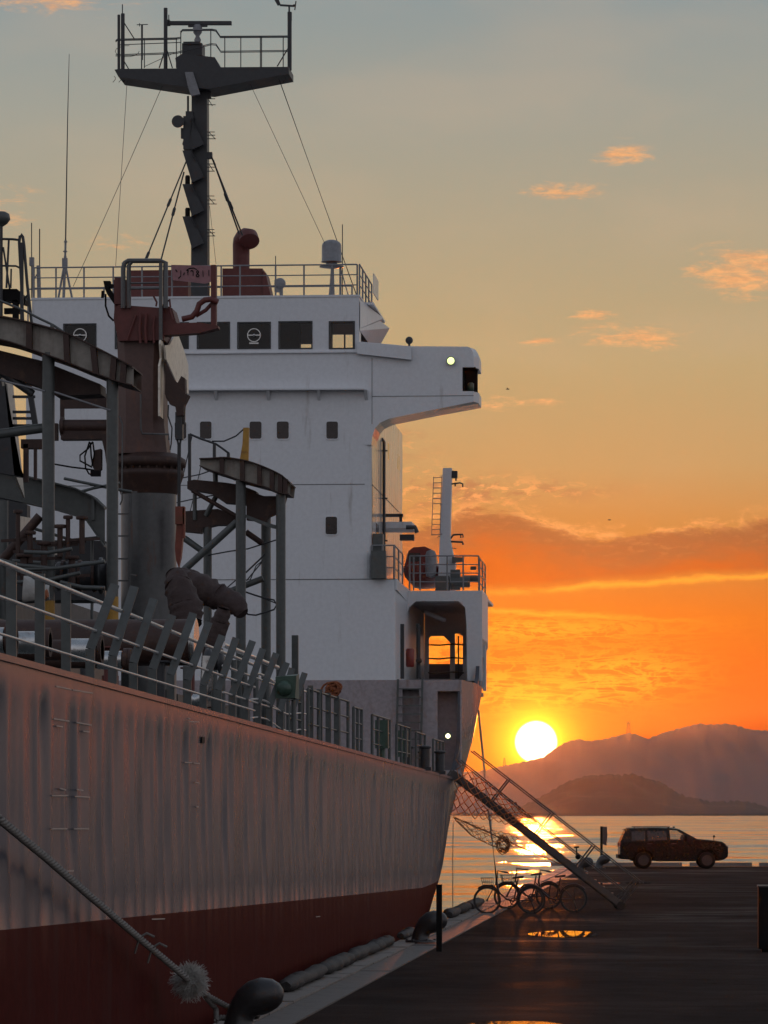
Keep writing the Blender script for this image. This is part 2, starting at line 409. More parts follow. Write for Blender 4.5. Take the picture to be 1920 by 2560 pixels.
nv = t.nodes.new('ShaderNodeVectorMath'); nv.operation = 'NORMALIZE'
t.links.new(comb(t, sx_, sy_, 1.0).k, nv.inputs[0]); t.links.new(nv.outputs[0], b.inputs['Normal'])
b.inputs['Roughness'].default_value = 0.11
SEA_Z = -1.5
sea = MB()
NX = 24
vs, fs = [], []
for j in range(25):
    for i in range(NX + 1):
        vs.append((-5000 + 10000 * i / NX, -200 + 7900 * j / 24, SEA_Z))
for j in range(24):
    for i in range(NX):
        a = j * (NX + 1) + i; fs.append((a, a + 1, a + NX + 2, a + NX + 1))
sea.add(vs, fs)
struct(sea.build("sea", m, fix=False))

# mountains beyond the bay
FOREST2 = mat("haze_paled_hillside", (0.085, 0.080, 0.085), 0.9, var=0.2)  # paler than the near forest: distance haze put into the colour
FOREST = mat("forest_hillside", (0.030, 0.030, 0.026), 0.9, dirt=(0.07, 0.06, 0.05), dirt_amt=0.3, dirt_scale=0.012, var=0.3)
def ridge_mesh(name, line, dr, d0, d1, seed, rows=10, rough=1.0):
    """hill range: crest along LINE (photo columns and rows) at distance DR, foot at D0 in front and D1 behind"""
    rnd = random.Random(seed)
    def crest(px):
        for (a, ya), (c, yc) in zip(line, line[1:]):
            if a <= px <= c: return ya + (yc - ya) * (px - a) / (c - a)
        return line[0][1] if px < line[0][0] else line[-1][1]
    cols = []; px = line[0][0]
    while px <= line[-1][0]: cols.append(px); px += 5
    mb = MB(); vs = []; fs = []
    ph = [rnd.uniform(0, 6.28) for _ in range(8)]
    for px in cols:
        top0 = at_d(px, crest(px), dr).z
        jag = at_d(px, crest(px) + rough * (math.sin(px * .31 + ph[0]) * .7 + math.sin(px * .83 + ph[1]) * .5 + rnd.uniform(-.6, .6)), dr).z - top0
        for j in range(rows + 1):
            top = top0 + (jag if j == rows - 3 else 0)
            if j <= rows - 3:
                k = j / (rows - 3); D = d0 + (dr - d0) * k
                h = -1.9 + (top + 1.9) * (k ** 0.8) * (1 if k == 1 else (1 + .10 * math.sin(px * .05 + j * 1.3 + ph[2]) * math.sin(px * .021 + ph[3]) - .05))
                h = min(h, -1.9 + (top + 1.9) * (D - 300) / (dr - 300)) if k < 1 else h
            else:
                k = (j - rows + 3) / 3; D = dr + (d1 - dr) * k; h = top + (-1.9 - top) * k
            p = at_d(px, HY, D); vs.append((p.x, p.y, h))
    R = rows + 1
    for i in range(len(cols) - 1):
        for j in range(rows):
            a = i * R + j; fs.append((a, a + R, a + R + 1, a + 1))
    mb.add(vs, fs, True)
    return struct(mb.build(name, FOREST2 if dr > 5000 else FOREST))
FAR = [(-2200, 1990), (-1500, 1950), (-700, 1970), (0, 1935), (500, 1960), (900, 1945), (1100, 1932), (1180, 1929), (1207, 1927), (1238, 1919), (1283, 1910), (1314, 1904), (1358, 1893), (1390, 1870),
       (1416, 1855), (1448, 1847), (1470, 1853), (1510, 1848), (1546, 1839), (1572, 1832), (1600, 1839), (1619, 1847), (1662, 1830), (1706, 1819),
       (1751, 1808), (1764, 1812), (1813, 1809), (1840, 1813), (1876, 1824), (1920, 1827), (1990, 1845), (2100, 1835), (2400, 1880), (3000, 1930), (3800, 1985)]
NEAR = [(1180, 2036), (1250, 2028), (1310, 2012), (1367, 1985), (1400, 1964), (1421, 1953), (1465, 1940), (1528, 1935), (1556, 1938), (1581, 1933), (1608, 1944), (1653, 1955),
        (1693, 1982), (1724, 1993), (1755, 1998), (1778, 2004), (1840, 2002), (1876, 2004), (1920, 2018), (1990, 2026), (2100, 2010), (2300, 2018), (2500, 2036)]
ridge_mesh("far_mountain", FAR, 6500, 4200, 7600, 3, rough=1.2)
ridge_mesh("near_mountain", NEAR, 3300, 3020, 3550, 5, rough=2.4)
shore = MB()
ps = [at_d(px, HY, 3000 + 15 * math.sin(px * .02)) for px in range(-2400, 3900, 60)]
vs = [(p.x, p.y, SEA_Z - .3) for p in ps] + [(p.x, p.y + 12, .2) for p in ps] + [(p.x, p.y + 2500, .5) for p in ps]
n = len(ps)
shore.add(vs, [(i, i + 1, i + 1 + n, i + n) for i in range(n - 1)] + [(i + n, i + 1 + n, i + 1 + 2 * n, i + 2 * n) for i in range(n - 1)])
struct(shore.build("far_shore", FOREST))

# pylons on the ridge
def pylon(px, py_base, py_top, D, label, arms=True):
    p = at_d(px, py_base + 3, D); h = at_d(px, py_top, D).z - p.z
    t_ = thing("transmission_pylon", label, "pylon", p, "pylons on the mountain ridge")
    w = h * 0.16; mb = MB()
    tops = []
    for sx in (-1, 1):
        for sy in (-1, 1):
            mb.bar(p + Vector((sx * w, sy * w, 0)), p + Vector((sx * w * .35, sy * w * .35, h)), h * .035)
    mb.build("leg", DARK, t_)
    mb = MB()
    for k in range(6):
        z0, z1 = h * k / 6, h * (k + 1) / 6
        a, c = w * (1 - .65 * k / 6), w * (1 - .65 * (k + 1) / 6)
        mb.bar(p + Vector((-a, -a, z0)), p + Vector((c, -c, z1)), h * .02).bar(p + Vector((a, -a, z0)), p + Vector((-c, -c, z1)), h * .02)
        mb.bar(p + Vector((-c, -c, z1)), p + Vector((c, -c, z1)), h * .02)
    mb.build("lattice", DARK, t_)
    if arms:
        mb = MB()
        for k in (.72, .86, .97): mb.bar(p + Vector((-w * 1.1, 0, h * k)), p + Vector((w * 1.1, 0, h * k)), h * .03)
        mb.build("cross_arm", DARK, t_)
pylon(1571, 1832, 1804, 6500, "broad lattice pylon standing on the crest above the parked car")
pylon(1261, 1914, 1895, 6500, "slim lattice mast on the low ridge beside the setting sun", False)

# quay
QX = -5.62                                  # the quay's edge
QE = 183.5                                  # where the quay ends
m = bpy.data.materials.new("wet_asphalt"); m.use_nodes = True; MATS["wet_asphalt"] = m
t = m.node_tree; b = t.nodes['Principled BSDF']
geo = t.nodes.new('ShaderNodeNewGeometry'); gs = t.nodes.new('ShaderNodeSeparateXYZ'); t.links.new(geo.outputs['Position'], gs.inputs[0])
X, Y = E(t, gs.outputs[0]), E(t, gs.outputs[1])
big = noise(t, comb(t, X * 0.22, Y * 0.16, 0.0), 1.0, 5.0, 0.6, 0.5)
mid = noise(t, comb(t, X, Y, 2.0), 1.6, 6.0, 0.65)
fine = noise(t, comb(t, X, Y, 5.0), 40.0, 4.0, 0.7)
cc = mixc(t, mid.step(0.3, 0.7), (0.024, 0.016, 0.0135), (0.042, 0.029, 0.0245))
cc = mixc(t, fine.step(0.35, 0.75), cc, (0.072, 0.053, 0.046))
wet = big.step(0.46, 0.62)
cc = mixc(t, wet * 0.5, cc, (0.022, 0.019, 0.019))
bp = t.nodes.new('ShaderNodeBump'); bp.inputs['Distance'].default_value = 0.012; bp.inputs['Strength'].default_value = 0.45
t.links.new((fine * 0.6 + mid * 0.8).k, bp.inputs['Height'])
t.nodes.remove(b); df = t.nodes.new('ShaderNodeBsdfDiffuse'); gl = t.nodes.new('ShaderNodeBsdfGlossy'); mx = t.nodes.new('ShaderNodeMixShader')
df.inputs['Roughness'].default_value = 0.6
t.links.new(cc.k, df.inputs['Color']); t.links.new(bp.outputs[0], df.inputs['Normal'])
gl.inputs['Color'].default_value = (0.8, 0.8, 0.8, 1)
bp2 = t.nodes.new('ShaderNodeBump'); bp2.inputs['Distance'].default_value = 0.004; bp2.inputs['Strength'].default_value = 0.3
t.links.new((fine * 0.5 + mid).k, bp2.inputs['Height']); t.links.new(bp2.outputs[0], gl.inputs['Normal'])
t.links.new((0.42 - wet * 0.12 + (mid - 0.5) * 0.25).sat().k, gl.inputs['Roughness'])
damp = noise(t, comb(t, X * 0.10, Y * 0.05, 7.0), 1.0, 4.0, 0.55, 0.3)
band = noise(t, comb(t, X * 0.20, Y * 0.34, 3.0), 1.0, 5.0, 0.62, 0.4)
far = Y.step(62.0, 95.0) * 0.75 + 0.25
t.links.new((band.step(0.42, 0.70) * damp.step(0.38, 0.62) * far * 0.09 + 0.007).sat().k, mx.inputs[0])
t.links.new(df.outputs[0], mx.inputs[1]); t.links.new(gl.outputs[0], mx.inputs[2]); t.links.new(mx.outputs[0], t.nodes['Material Output'].inputs[0])
ASPH = m
IN1, IN2 = QX + 0.42, QX + 0.92
quay = MB()
nx, ny = 30, 60
vs, fs = [], []
for j in range(ny + 1):
    for i in range(nx + 1):
        vs.append((IN2 + (44 - IN2) * i / nx, -40 + (QE - .5 + 40) * j / ny, 0.0))
for j in range(ny):
    for i in range(nx):
        a = j * (nx + 1) + i; fs.append((a, a + 1, a + nx + 2, a + nx + 1))
quay.add(vs, fs)
qo = struct(quay.build("quay", ASPH, fix=False))
# quay wall below the coping, and the closing end
q2 = MB().box(QX + .02, 44, QE - .02, QE - .5, -4, -.05).box(QX + .02, QX + .5, -40, QE - .5, -4, -.15)
q2.build("quay_wall", CONC2, qo)
# coping stones along the edge (each a piece) and the concrete strip inside them
stone_len = 1.5
cop = MB().box(0, IN1 - QX - .015, 0, stone_len - .03, -.22, .035).mesh("coping_stone", [CONC])
k = 0; y = -6.0
while y < QE - 1.6:
    inst("coping_stone", cop, qo, (QX + random.uniform(-.008, .008), y, random.uniform(-.008, .008)), (0, 0, random.uniform(-.004, .004)))
    y += stone_len; k += 1
slab_len = 3.0
slab = MB().box(0.012, IN2 - IN1 - .012, 0, slab_len - .025, -.2, .018).mesh("apron_slab", [CONC2])
y = -6.0
while y < QE - 3:
    inst("apron_slab", slab, qo, (IN1, y, random.uniform(-.006, .004)))
    y += slab_len
# rubber fenders lying along the quay's edge
def fender(y0, y1, h, seed):
    rnd = random.Random(seed); mb = MB(); L = []
    n = 14
    for i in range(n + 1):
        f = i / n; y = y0 + (y1 - y0) * f
        e = 1 - max(0, (abs(f - .5) - .40) / .10) ** 2 * .35
        r = h / 2 * e * rnd.uniform(.78, 1.10)
        cx, cz = QX + .02 + rnd.uniform(-.03, .03), .035 + h / 2 * .86 + rnd.uniform(-.012, .012)
        L.append([(cx + r * 1.2 * math.cos(a) * (1.12 if abs(math.cos(a)) > .7 else .92) + rnd.uniform(-.012, .012), y, cz + r * math.sin(a) + rnd.uniform(-.01, .01)) for a in [2 * math.pi * q / 10 for q in range(10)]])
    mb.loft(L, True)
    return mb
fd = []
for i, (pa, pb) in enumerate((((705, 2489), (800, 2443)), ((803, 2440), (868, 2411)), ((872, 2410), (928, 2385)), ((930, 2384), (972, 2366)))):
    ya, yb = at_x(pa[0], pa[1], QX).y, at_x(pb[0], pb[1], QX).y
    fd.append((ya, yb - .08))
for i, (ya, yb) in enumerate(fd):
    o = fender(ya, yb, .215, 40 + i).build("rubber_fender", TIMBER)
    tag(o, ["worn rubber fender on the quay edge touching the near bollard's far side", "second rubber fender along the edge beyond the near bollard",
            "third rubber fender along the edge beyond the near bollard", "rubber fender nearest the curved bollard of the far post, last of its row"][i], "fender", "rubber fenders along the quay edge")
for i, (pa, pb) in enumerate((((1000, 2352), (1030, 2338)), ((1120, 2299), (1140, 2290)), ((1143, 2288), (1168, 2277)), ((1170, 2276), (1200, 2262)))):
    ya, yb = at_x(pa[0], pa[1], QX).y, at_x(pb[0], pb[1], QX).y
    o = fender(ya, yb - .1, .22 if i else .17, 50 + i).build("rubber_fender", TIMBER)
    tag(o, ["low rubber fender just before the bollard beside the black post", "rubber fender just beyond the far bollard against bright water",
            "rubber fender between the far bollard and the bicycle wheel, middle one of three", "rubber fender nearest to the bicycle's front wheel"][i], "fender", "rubber fenders along the quay edge")
# kerb beams at the quay's end, with gaps
def kerb(px0, px1, label):
    a, c = at_y(px0, 2165, QE - .5), at_y(px1, 2165, QE - .5)
    L = []
    for x in (a.x, c.x):
        L.append([(x, QE - .5, .004), (x, QE - .42, .17), (x, QE - .12, .17), (x, QE - .05, .004)])
    o = MB().loft(L).build("kerb_beam", CONC2)
    tag(o, label, "kerb", "kerb beams along the end of the quay")
kerb(1375, 1470, "dark kerb beam at the quay end behind the bicycles")
kerb(1478, 1705, "long kerb beam at the quay end under the parked car")
kerb(1724, 1880, "kerb beam at the quay end in front of the car's nose")
kerb(1898, 2060, "kerb beam at the quay end, rightmost past the second gap")
# puddles
WATER = bpy.data.materials.new("puddle_water"); WATER.use_nodes = True
t = WATER.node_tree; b = t.nodes['Principled BSDF']
b.inputs['Base Color'].default_value = (0.02, 0.017, 0.016, 1); b.inputs['Roughness'].default_value = 0.015; b.inputs['IOR'].default_value = 1.33
g_ = t.nodes.new('ShaderNodeNewGeometry'); bp = t.nodes.new('ShaderNodeBump'); bp.inputs['Distance'].default_value = .002; bp.inputs['Strength'].default_value = .05
t.links.new(noise(t, E(t, g_.outputs['Position']), 3.0, 2.0).k, bp.inputs['Height']); t.links.new(bp.outputs[0], b.inputs['Normal'])
def puddle(pxc, pyc, hw, hh, seed, wob=.09):
    rnd = random.Random(seed); ph = [rnd.uniform(0, 6.28) for _ in range(5)]
    pts = []
    for i in range(64):
        a = 2 * math.pi * i / 64
        r = 1 + wob * (math.sin(2 * a + ph[0]) * .5 + math.sin(3 * a + ph[1]) * .4 + math.sin(5 * a + ph[2]) * .3 + math.sin(9 * a + ph[3]) * .2)
        p = at_z(pxc + hw * r * math.cos(a), pyc + hh * r * math.sin(a), .005)
        pts.append(p)
    mb = MB(); mb.add(pts, [tuple(range(64))])
    o = mb.build("puddle", WATER, fix=False)
    if o.data.polygons[0].normal.z < 0: o.data.flip_normals()
    return struct(o)
puddle(1410, 2335, 84, 8.5, 1)
puddle(1295, 2570, 150, 17, 2)
puddle(1515, 2208, 38, 2.6, 3)
puddle(1595, 2207.5, 32, 1.6, 4)
puddle(1428, 2197, 30, 2.2, 6)
puddle(1107, 2353, 8, 2.2, 7)
# haze
hz = MB().box(-5500, 5500, -250, 7800, SEA_Z - 2.7, 190)
HM = bpy.data.materials.new("haze_air"); HM.use_nodes = True; t = HM.node_tree; t.nodes.clear()
pv_ = t.nodes.new('ShaderNodeVolumePrincipled'); out = t.nodes.new('ShaderNodeOutputMaterial'); t.links.new(pv_.outputs[0], out.inputs['Volume'])
pv_.inputs['Color'].default_value = (0.93, 0.92, 0.92, 1); pv_.inputs['Density'].default_value = HAZE_DENSITY; pv_.inputs['Anisotropy'].default_value = HAZE_G
ho = hz.build("haze", HM); ho['kind'] = 'stuff'
# ================================================================ THE SHIP
SX, SF = -6.0, -21.4                          # the hull's quay side and far side
SXC = (SX + SF) / 2
HY0 = 109.0                                   # front of the house
def zdeck(y): return 3.90 - 0.0079 * (y - 34.9) if y > 34.9 else 3.90 + 0.004 * (34.9 - y)
def zpaint(y): return 1.50 - 0.0126 * (y - 34.9) if y < 90 else 0.806 + (y - 90) * 0.004
def inset(y, z):
    kn = [(-3.0, 80.0), (0.1, 92.5), (1.0, 97.5), (2.3, 101.0), (3.65, 106.6), (4.5, 110.6), (5.9, 115.5), (9.0, 121.0)]
    y0 = kn[-1][1]
    for (a, ya), (c, yc) in zip(kn, kn[1:]):
        if a <= z <= c: y0 = ya + (yc - ya) * (z - a) / (c - a); break
    if z < kn[0][0]: y0 = kn[0][1]
    d = y - y0
    i = 0.066 * (math.sqrt(d * d + 9) + d) / 2 - 0.066 * (math.sqrt(9 + 30 ** 2) - 30) / 2
    if y < 26: i += ((26 - y) / 14.0) ** 2 * 7.4          # the bow end, beside the photographer
    return max(0.0, i)
ship = thing("tanker_ship", "large grey tanker ship moored along the quay, with white superstructure and red boot topping", "ship", (SXC, 66, 0))
# ---- hull
def hull_side(sign):
    ys = [12 + i * 1.0 for i in range(18)]
    y = 30.0
    while y < 109: ys.append(y); y += 0.08
    while y < 121.6: ys.append(y); y += 0.4
    rnd = random.Random(11); amp = {}
    rows_n = 12
    vs, fs, ms = [], [], []
    for y in ys:
        zd, zp = zdeck(y), zpaint(y)
        zs = [zd, zd - .10, zd - .24, zd - .34] + [zd - .34 + (zp - zd + .34) * k / 7 for k in range(1, 8)] + [zp - .02, zp - .5, zp - 1.1, -.6, -1.6, -3.0]
        k = math.floor(y / 0.8 + .25); f = y / 0.8 + .25 - k
        for r, z in enumerate(zs):
            if (k, r) not in amp: amp[(k, r)] = rnd.uniform(.0, 1.0)
            if k not in amp: amp[k] = rnd.uniform(.72, 1.12)
            env = 0 if r < 3 else (1.0 if r < 8 else max(0, 1.0 - (r - 7) * .28))
            if r == 3: env = .5
            dent = .046 * amp[k] * (.78 + .22 * math.sin(r * .8 + k * 1.9)) * env * math.sin(math.pi * f) ** 0.7 * (1 + .3 * math.sin(2 * math.pi * f + k * 2.3))
            x = (SX - inset(y, z) - dent)
            if sign < 0: x = 2 * SXC - x
            vs.append((x, y, z))
    R = 17
    mb = MB()
    for i in range(len(ys) - 1):
        for r in range(R - 1):
            a = i * R + r
            fs.append((a, a + 1, a + R + 1, a + R)); ms.append(0 if r < 10 else 1)
    o = len(mb.v); mb.v.extend(Vector(p) for p in vs); mb.f.extend(list(f) for f in fs); mb.m.extend(ms); mb.sm.extend([True] * len(fs))
    return mb, ys
hull = MB()
for sgn in (1, -1):
    mb, ys = hull_side(sgn)
    o = len(hull.v); hull.v.extend(mb.v); hull.f.extend([[i + o for i in f] for f in mb.f]); hull.m.extend(mb.m); hull.sm.extend(mb.sm)
# transom at the stern and the closing of the bow
for yy in (ys[0], ys[-1]):
    zs = [zdeck(yy), 2.3, 1.0, 0.1, -1.6]
    L = [(SX - inset(yy, z), yy, z) for z in zs]; Rr = [(2 * SXC - x, y, z) for x, y, z in L]
    o = len(hull.v); hull.add(L + Rr, [(i, i + 1, i + 6, i + 5) for i in range(4)])
ho_ = hull.build("hull", [HULL, BOOT], ship, fix=False)
# main deck
dk = MB(); vs = []; fs = []
yy = [12 + i * 2.0 for i in range(49)] + [109.2]
for y in yy:
    w = SX - inset(y, 3.6) - .02
    vs += [(w, y, zdeck(y) - .012), (2 * SXC - w, y, zdeck(y) - .012)]
fs = [(2 * i, 2 * i + 1, 2 * i + 3, 2 * i + 2) for i in range(len(yy) - 1)]
dk.add(vs, fs); dk.build("main_deck", GREY, ship)
# sheer strake edge bar
mb = MB()
pts = [(SX + .012 - inset(y, 3.7), y, zdeck(y) - .012) for y in [30 + i * 1.5 for i in range(53)]]
for a, c in zip(pts, pts[1:]): mb.bar(a, c, .03, .06)
mb.build("gunwale_bar", HULL, ship)
# thin painted position marks and a scupper on the side plating
MARK = mat("mark_paint", (0.42, 0.36, 0.32), 0.5)
for (a, b_, c, d_) in ((140, 1716, 178, 1724), (182, 1725, 232, 1733), (134, 1797, 173, 1803), (191, 1806, 229, 1813), (142, 1815, 157, 1817), (208, 1828, 223, 1830),
                       (150, 1971, 165, 1975), (192, 1974, 208, 1976), (130, 1989, 170, 1989), (187, 1991, 224, 1993), (128, 2072, 168, 2072), (185, 2072, 222, 2072),
                       (472, 1804, 498, 1805), (462, 1906, 480, 1907), (484, 1908, 499, 1909), (488, 1956, 498, 1957), (490, 2017, 497, 2017),
                       (165, 2178, 184, 2177), (470, 1796, 475, 1797), (380, 2298, 412, 2297), (790, 2292, 800, 2291)):
    p, q = at_x(a, b_, SX + .004), at_x(c, d_, SX + .004)
    MB().bar(p, q, .006, .012).build("position_mark", MARK, ship)
mb = MB()
p = at_x(505, 1842, SX + .01); q = at_x(509, 1858, SX + .01)
mb.box(SX - .05, SX + .012, p.y, q.y + .12, q.z, p.z); mb.build("scupper", BLACK, ship)

# ---- poop: raised stern plating, bulkhead, deck
ZP = at_y(950, 1700, HY0).z                    # poop deck
ZB = at_y(950, 1447, HY0).z                    # boat deck
ZBR = at_y(950, 985, HY0).z                    # bridge deck
pp = MB(); vs = []; fs = []; ys = [HY0 + i * .5 for i in range(26)]
zs = [3.25, 3.9, 4.6, 5.3, 6.0, 6.6, 7.05]
def xpoop(y, z): return SX - inset(y, z) - max(0.0, (111.6 - y) / 2.6) * .20 + max(0, min(1, (y - 110) / 4)) * .06
for y in ys:
    top = ZP if y < 113.4 else ZP + min(1.0, (y - 113.3) / .8) * (7.0 - ZP)
    for z in zs: z = 3.25 + (z - 3.25) * (top - 3.25) / 3.8; vs.append((xpoop(y, z), y, z))
n = len(zs)
for i in range(len(ys) - 1):
    for j in range(n - 1): fs.append((i * n + j, i * n + j + 1, (i + 1) * n + j + 1, (i + 1) * n + j))
off = len(vs)
vs2 = [(x - .10, y, z) for x, y, z in vs]
pp.add(vs, fs, True); pp.add(vs2, [tuple(reversed(f)) for f in fs], True)
# cap and front edge
pp.add([vs[i * n + n - 1] for i in range(len(ys))] + [vs2[i * n + n - 1] for i in range(len(ys))], [(i, i + 1, len(ys) + i + 1, len(ys) + i) for i in range(len(ys) - 1)])
pp.add(vs[:n] + vs2[:n], [(j, j + 1, n + j + 1, n + j) for j in range(n - 1)])
pl = pp.build("poop_plating", HULL, ship, fix=False)
o2 = bpy.data.objects.new("poop_plating", pl.data.copy()); COL.objects.link(o2); o2.parent = ship
for v in o2.data.vertices: v.co.x = -v.co.x
mb = MB(); L = [(SX - inset(121.3, z) - .04, 121.3, z) for z in (2.5, 3.6, 4.6, 5.6, 6.6, 7.0)]
mb.add(L + [(2 * SXC - x, y, z) for x, y, z in L], [(i, i + 1, i + 7, i + 6) for i in range(5)]).build("stern_plate", HULL, ship)
# bulkhead of the poop with its recess
xr = at_y(1154, 1800, HY0).x
def wall_holes(mb, x0, x1, z0, z1, y0, y1, holes):
    xs = sorted({x0, x1} | {h[0] for h in holes} | {h[1] for h in holes}); zz = sorted({z0, z1} | {h[2] for h in holes} | {h[3] for h in holes})
    xs = [x for x in xs if x0 - 1e-6 <= x <= x1 + 1e-6]; zz = [z for z in zz if z0 - 1e-6 <= z <= z1 + 1e-6]
    def solid(i, j):
        if i < 0 or j < 0 or i >= len(xs) - 1 or j >= len(zz) - 1: return False
        cx, cz = (xs[i] + xs[i + 1]) / 2, (zz[j] + zz[j + 1]) / 2
        return not any(h[0] < cx < h[1] and h[2] < cz < h[3] for h in holes)
    for i in range(len(xs) - 1):
        for j in range(len(zz) - 1):
            if not solid(i, j): continue
            a, c, e, g = xs[i], xs[i + 1], zz[j], zz[j + 1]
            mb.add([(a, y0, e), (c, y0, e), (c, y0, g), (a, y0, g)], [(0, 1, 2, 3)])
            mb.add([(a, y1, e), (c, y1, e), (c, y1, g), (a, y1, g)], [(3, 2, 1, 0)])
            if not solid(i - 1, j): mb.add([(a, y0, e), (a, y1, e), (a, y1, g), (a, y0, g)], [(0, 3, 2, 1)])
            if not solid(i + 1, j): mb.add([(c, y0, e), (c, y1, e), (c, y1, g), (c, y0, g)], [(0, 1, 2, 3)])
            if not solid(i, j - 1): mb.add([(a, y0, e), (c, y0, e), (c, y1, e), (a, y1, e)], [(0, 3, 2, 1)])
            if not solid(i, j + 1): mb.add([(a, y0, g), (c, y0, g), (c, y1, g), (a, y1, g)], [(0, 1, 2, 3)])
    return mb
def pxh(px0, py0, px1, py1, y):
    a, c = at_y(px0, py0, y), at_y(px1, py1, y)
    return (a.x, c.x, c.z, a.z)
mb = MB()
wall_holes(mb, SF + .2, xr, 3.2, ZP, HY0 - .02, HY0 + .10, [pxh(1094, 1728, 1150, 1925, HY0), pxh(1006, 1722, 1048, 1925, HY0)])
pb = mb.build("poop_bulkhead", BULK, ship, fix=False)
mb = MB().pxbox(1090, 1722, 1154, 1926, HY0 + .55, .05).pxbox(1004, 1720, 1050, 1926, HY0 + .35, .05)
mb.build("recess_back", BULK, pb)
mb = MB()
for px in (995, 1056): mb.bar(at_y(px, 1698, HY0 - .12), at_y(px - 4, 1880, HY0 - .12), .06, .03)
mb.build("ladder_rail", GREY, pb)
rung = MB().bar((-.31, 0, 0), (.31, 0, 0), .03).mesh("ladder_rung", [GREY])
for k in range(8): inst("ladder_rung", rung, pb, at_y(1025 - k * .5, 1722 + k * 21, HY0 - .12))
mb = MB().lathe([(.02, .08), (.10, .06), (.115, 0), (.115, -.12)], at_y(1120, 1840, HY0 - .2), 16, 'y')
lb = mb.build("flood_lamp", DARK, ship)
MB().lathe([(.06, -.035), (.055, -.015), (.03, 0)][::-1], at_y(1120, 1840, HY0 - .33), 14, 'y').build("lamp_lens", LAMP_W, lb)
# poop deck
MB().box(SF + .3, SX - .25, HY0 + .1, 121.4, ZP - .12, ZP - .01).build("poop_deck", GREY, ship)

# ---- superstructure
hx0, hx1 = at_y(62, 1200, HY0).x, at_y(928, 1200, HY0).x         # upper house
lx1 = at_y(988, 1600, HY0).x                                      # lower tier
lx0 = 2 * SXC - lx1
sup = MB()
# rounded vertical corners
def plan_block(mb, x0, x1, y0, y1, z0, z1, r=.22):
    pts = []
    for cx, cy, a0 in ((x1 - r, y0 + r, -90), (x1 - r, y1 - r, 0), (x0 + r, y1 - r, 90), (x0 + r, y0 + r, 180)):
        for i in range(5):
            a = math.radians(a0 + 22.5 * i); pts.append((cx + r * math.cos(a), cy + r * math.sin(a)))
    return mb.loft([[(x, y, z0) for x, y in pts], [(x, y, z1) for x, y in pts]])
plan_block(sup, hx0, hx1, HY0, 121.0, ZB + .003, ZBR, .2)
plan_block(sup, lx0, lx1, HY0 + .004, 121.0, ZP, ZB, .06)
house = sup.build("superstructure", WHITE, ship)
# quay-side plating, dished between its frames
mb = MB(); vs = []; NY, NZ = 116, 12
rnd = random.Random(17)
for i in range(NY + 1):
    y = HY0 + .24 + (120.72 - HY0 - .24) * i / NY; f = (y - HY0) / .72; k = math.floor(f); rr_ = random.Random(k).uniform(.4, 1.3)
    for j in range(NZ + 1):
        z = ZB + .004 + (ZBR - ZB - .004) * j / NZ
        vs.append((hx1 + .016 - .014 * rr_ * abs(math.sin(math.pi * (f - k))) * (.55 + .45 * math.sin(j * .9 + k * 2.1)), y, z))
mb.add(vs, [(i * (NZ + 1) + j, (i + 1) * (NZ + 1) + j, (i + 1) * (NZ + 1) + j + 1, i * (NZ + 1) + j + 1) for i in range(NY) for j in range(NZ)], True)
mb.build("side_plating", WHITE_G, house, fix=False)
# weld seams round the house
mb = MB()
for py in (1213,):
    z = at_y(500, py, HY0).z
    mb.box(hx0 + .2, hx1 - .18, HY0 - .006, HY0 + .01, z - .009, z + .009)
    mb.box(hx1 - .01, hx1 + .022, HY0 + .2, 120.8, z - .009, z + .009)
z = ZB
mb.box(lx0, lx1, HY0 - .006, HY0 + .02, z - .016, z + .002)
mb.build("weld_seam", GREY, house)
# window ledge pipe
mb = MB()
a, c = at_y(440, 975, HY0 - .16), at_y(912, 973, HY0 - .16)
mb.bar(a, c, .30, .045)
mb.build("cable_ledge", WHITE, house)
brk = MB().add([(-.04, 0, 0), (.04, 0, 0), (.04, -.28, 0), (-.04, -.28, 0), (-.04, 0, -.26), (.04, 0, -.26)], [(0, 1, 2, 3), (0, 4, 5, 1), (3, 2, 5, 4), (0, 3, 4), (1, 5, 2)]).mesh("ledge_bracket", [WHITE])
for px in (541, 672, 798, 916): inst("ledge_bracket", brk, house, at_y(px, 977, HY0 - .01))
# cabin windows
def window(px0, py0, px1, py1, r=5, par=house):
    mb = MB()
    out = [(at_y(a, b_, HY0)) for a, b_ in rrect(px0 - 2.5, py0 - 2.5, px1 + 2.5, py1 + 2.5, r + 2)]
    inn = [(at_y(a, b_, HY0)) for a, b_ in rrect(px0, py0, px1, py1, r)]
    def sh(L, dy): return [(p.x, p.y + dy, p.z) for p in L]
    mb.loft([sh(out, .0), sh(out, -.022), sh(inn, -.022), sh(inn, .0)], caps=False)
    mb.build("window_frame", WHITE, par)
    MB().add(sh(inn, -.004), [tuple(range(len(inn)))]).build("window_pane", GLASS, par)
for w_ in ((624, 1054, 654, 1097), (692, 1054, 722, 1097), (816, 1054, 845, 1097), (814, 1292, 843, 1336), (500, 1054, 529, 1097), (437, 1054, 466, 1097)): window(*w_)

# ---- bridge
ZR = at_y(500, 746, HY0).z                     # bridge roof
bx0, bx1 = at_y(80, 800, HY0).x, at_y(898, 800, HY0).x
BY1 = 114.4
bm_ = MB()
WL = [(161, 812, 238, 869), (290, 810, 367, 869), (392, 809, 469, 869), (495, 808, 572, 869), (596, 808, 674, 869), (699, 806, 778, 869), (825, 806, 884, 869)]
hol = [pxh(*w_, HY0) for w_ in WL]
wall_holes(bm_, bx0, bx1, ZBR, ZR, HY0 + .0, HY0 + .08, hol)
side = [(112.0, 113.7)]
zs0, zs1 = at_y(860, 868, HY0).z, at_y(860, 815, HY0).z
bz = at_y(800, 868, HY0).z
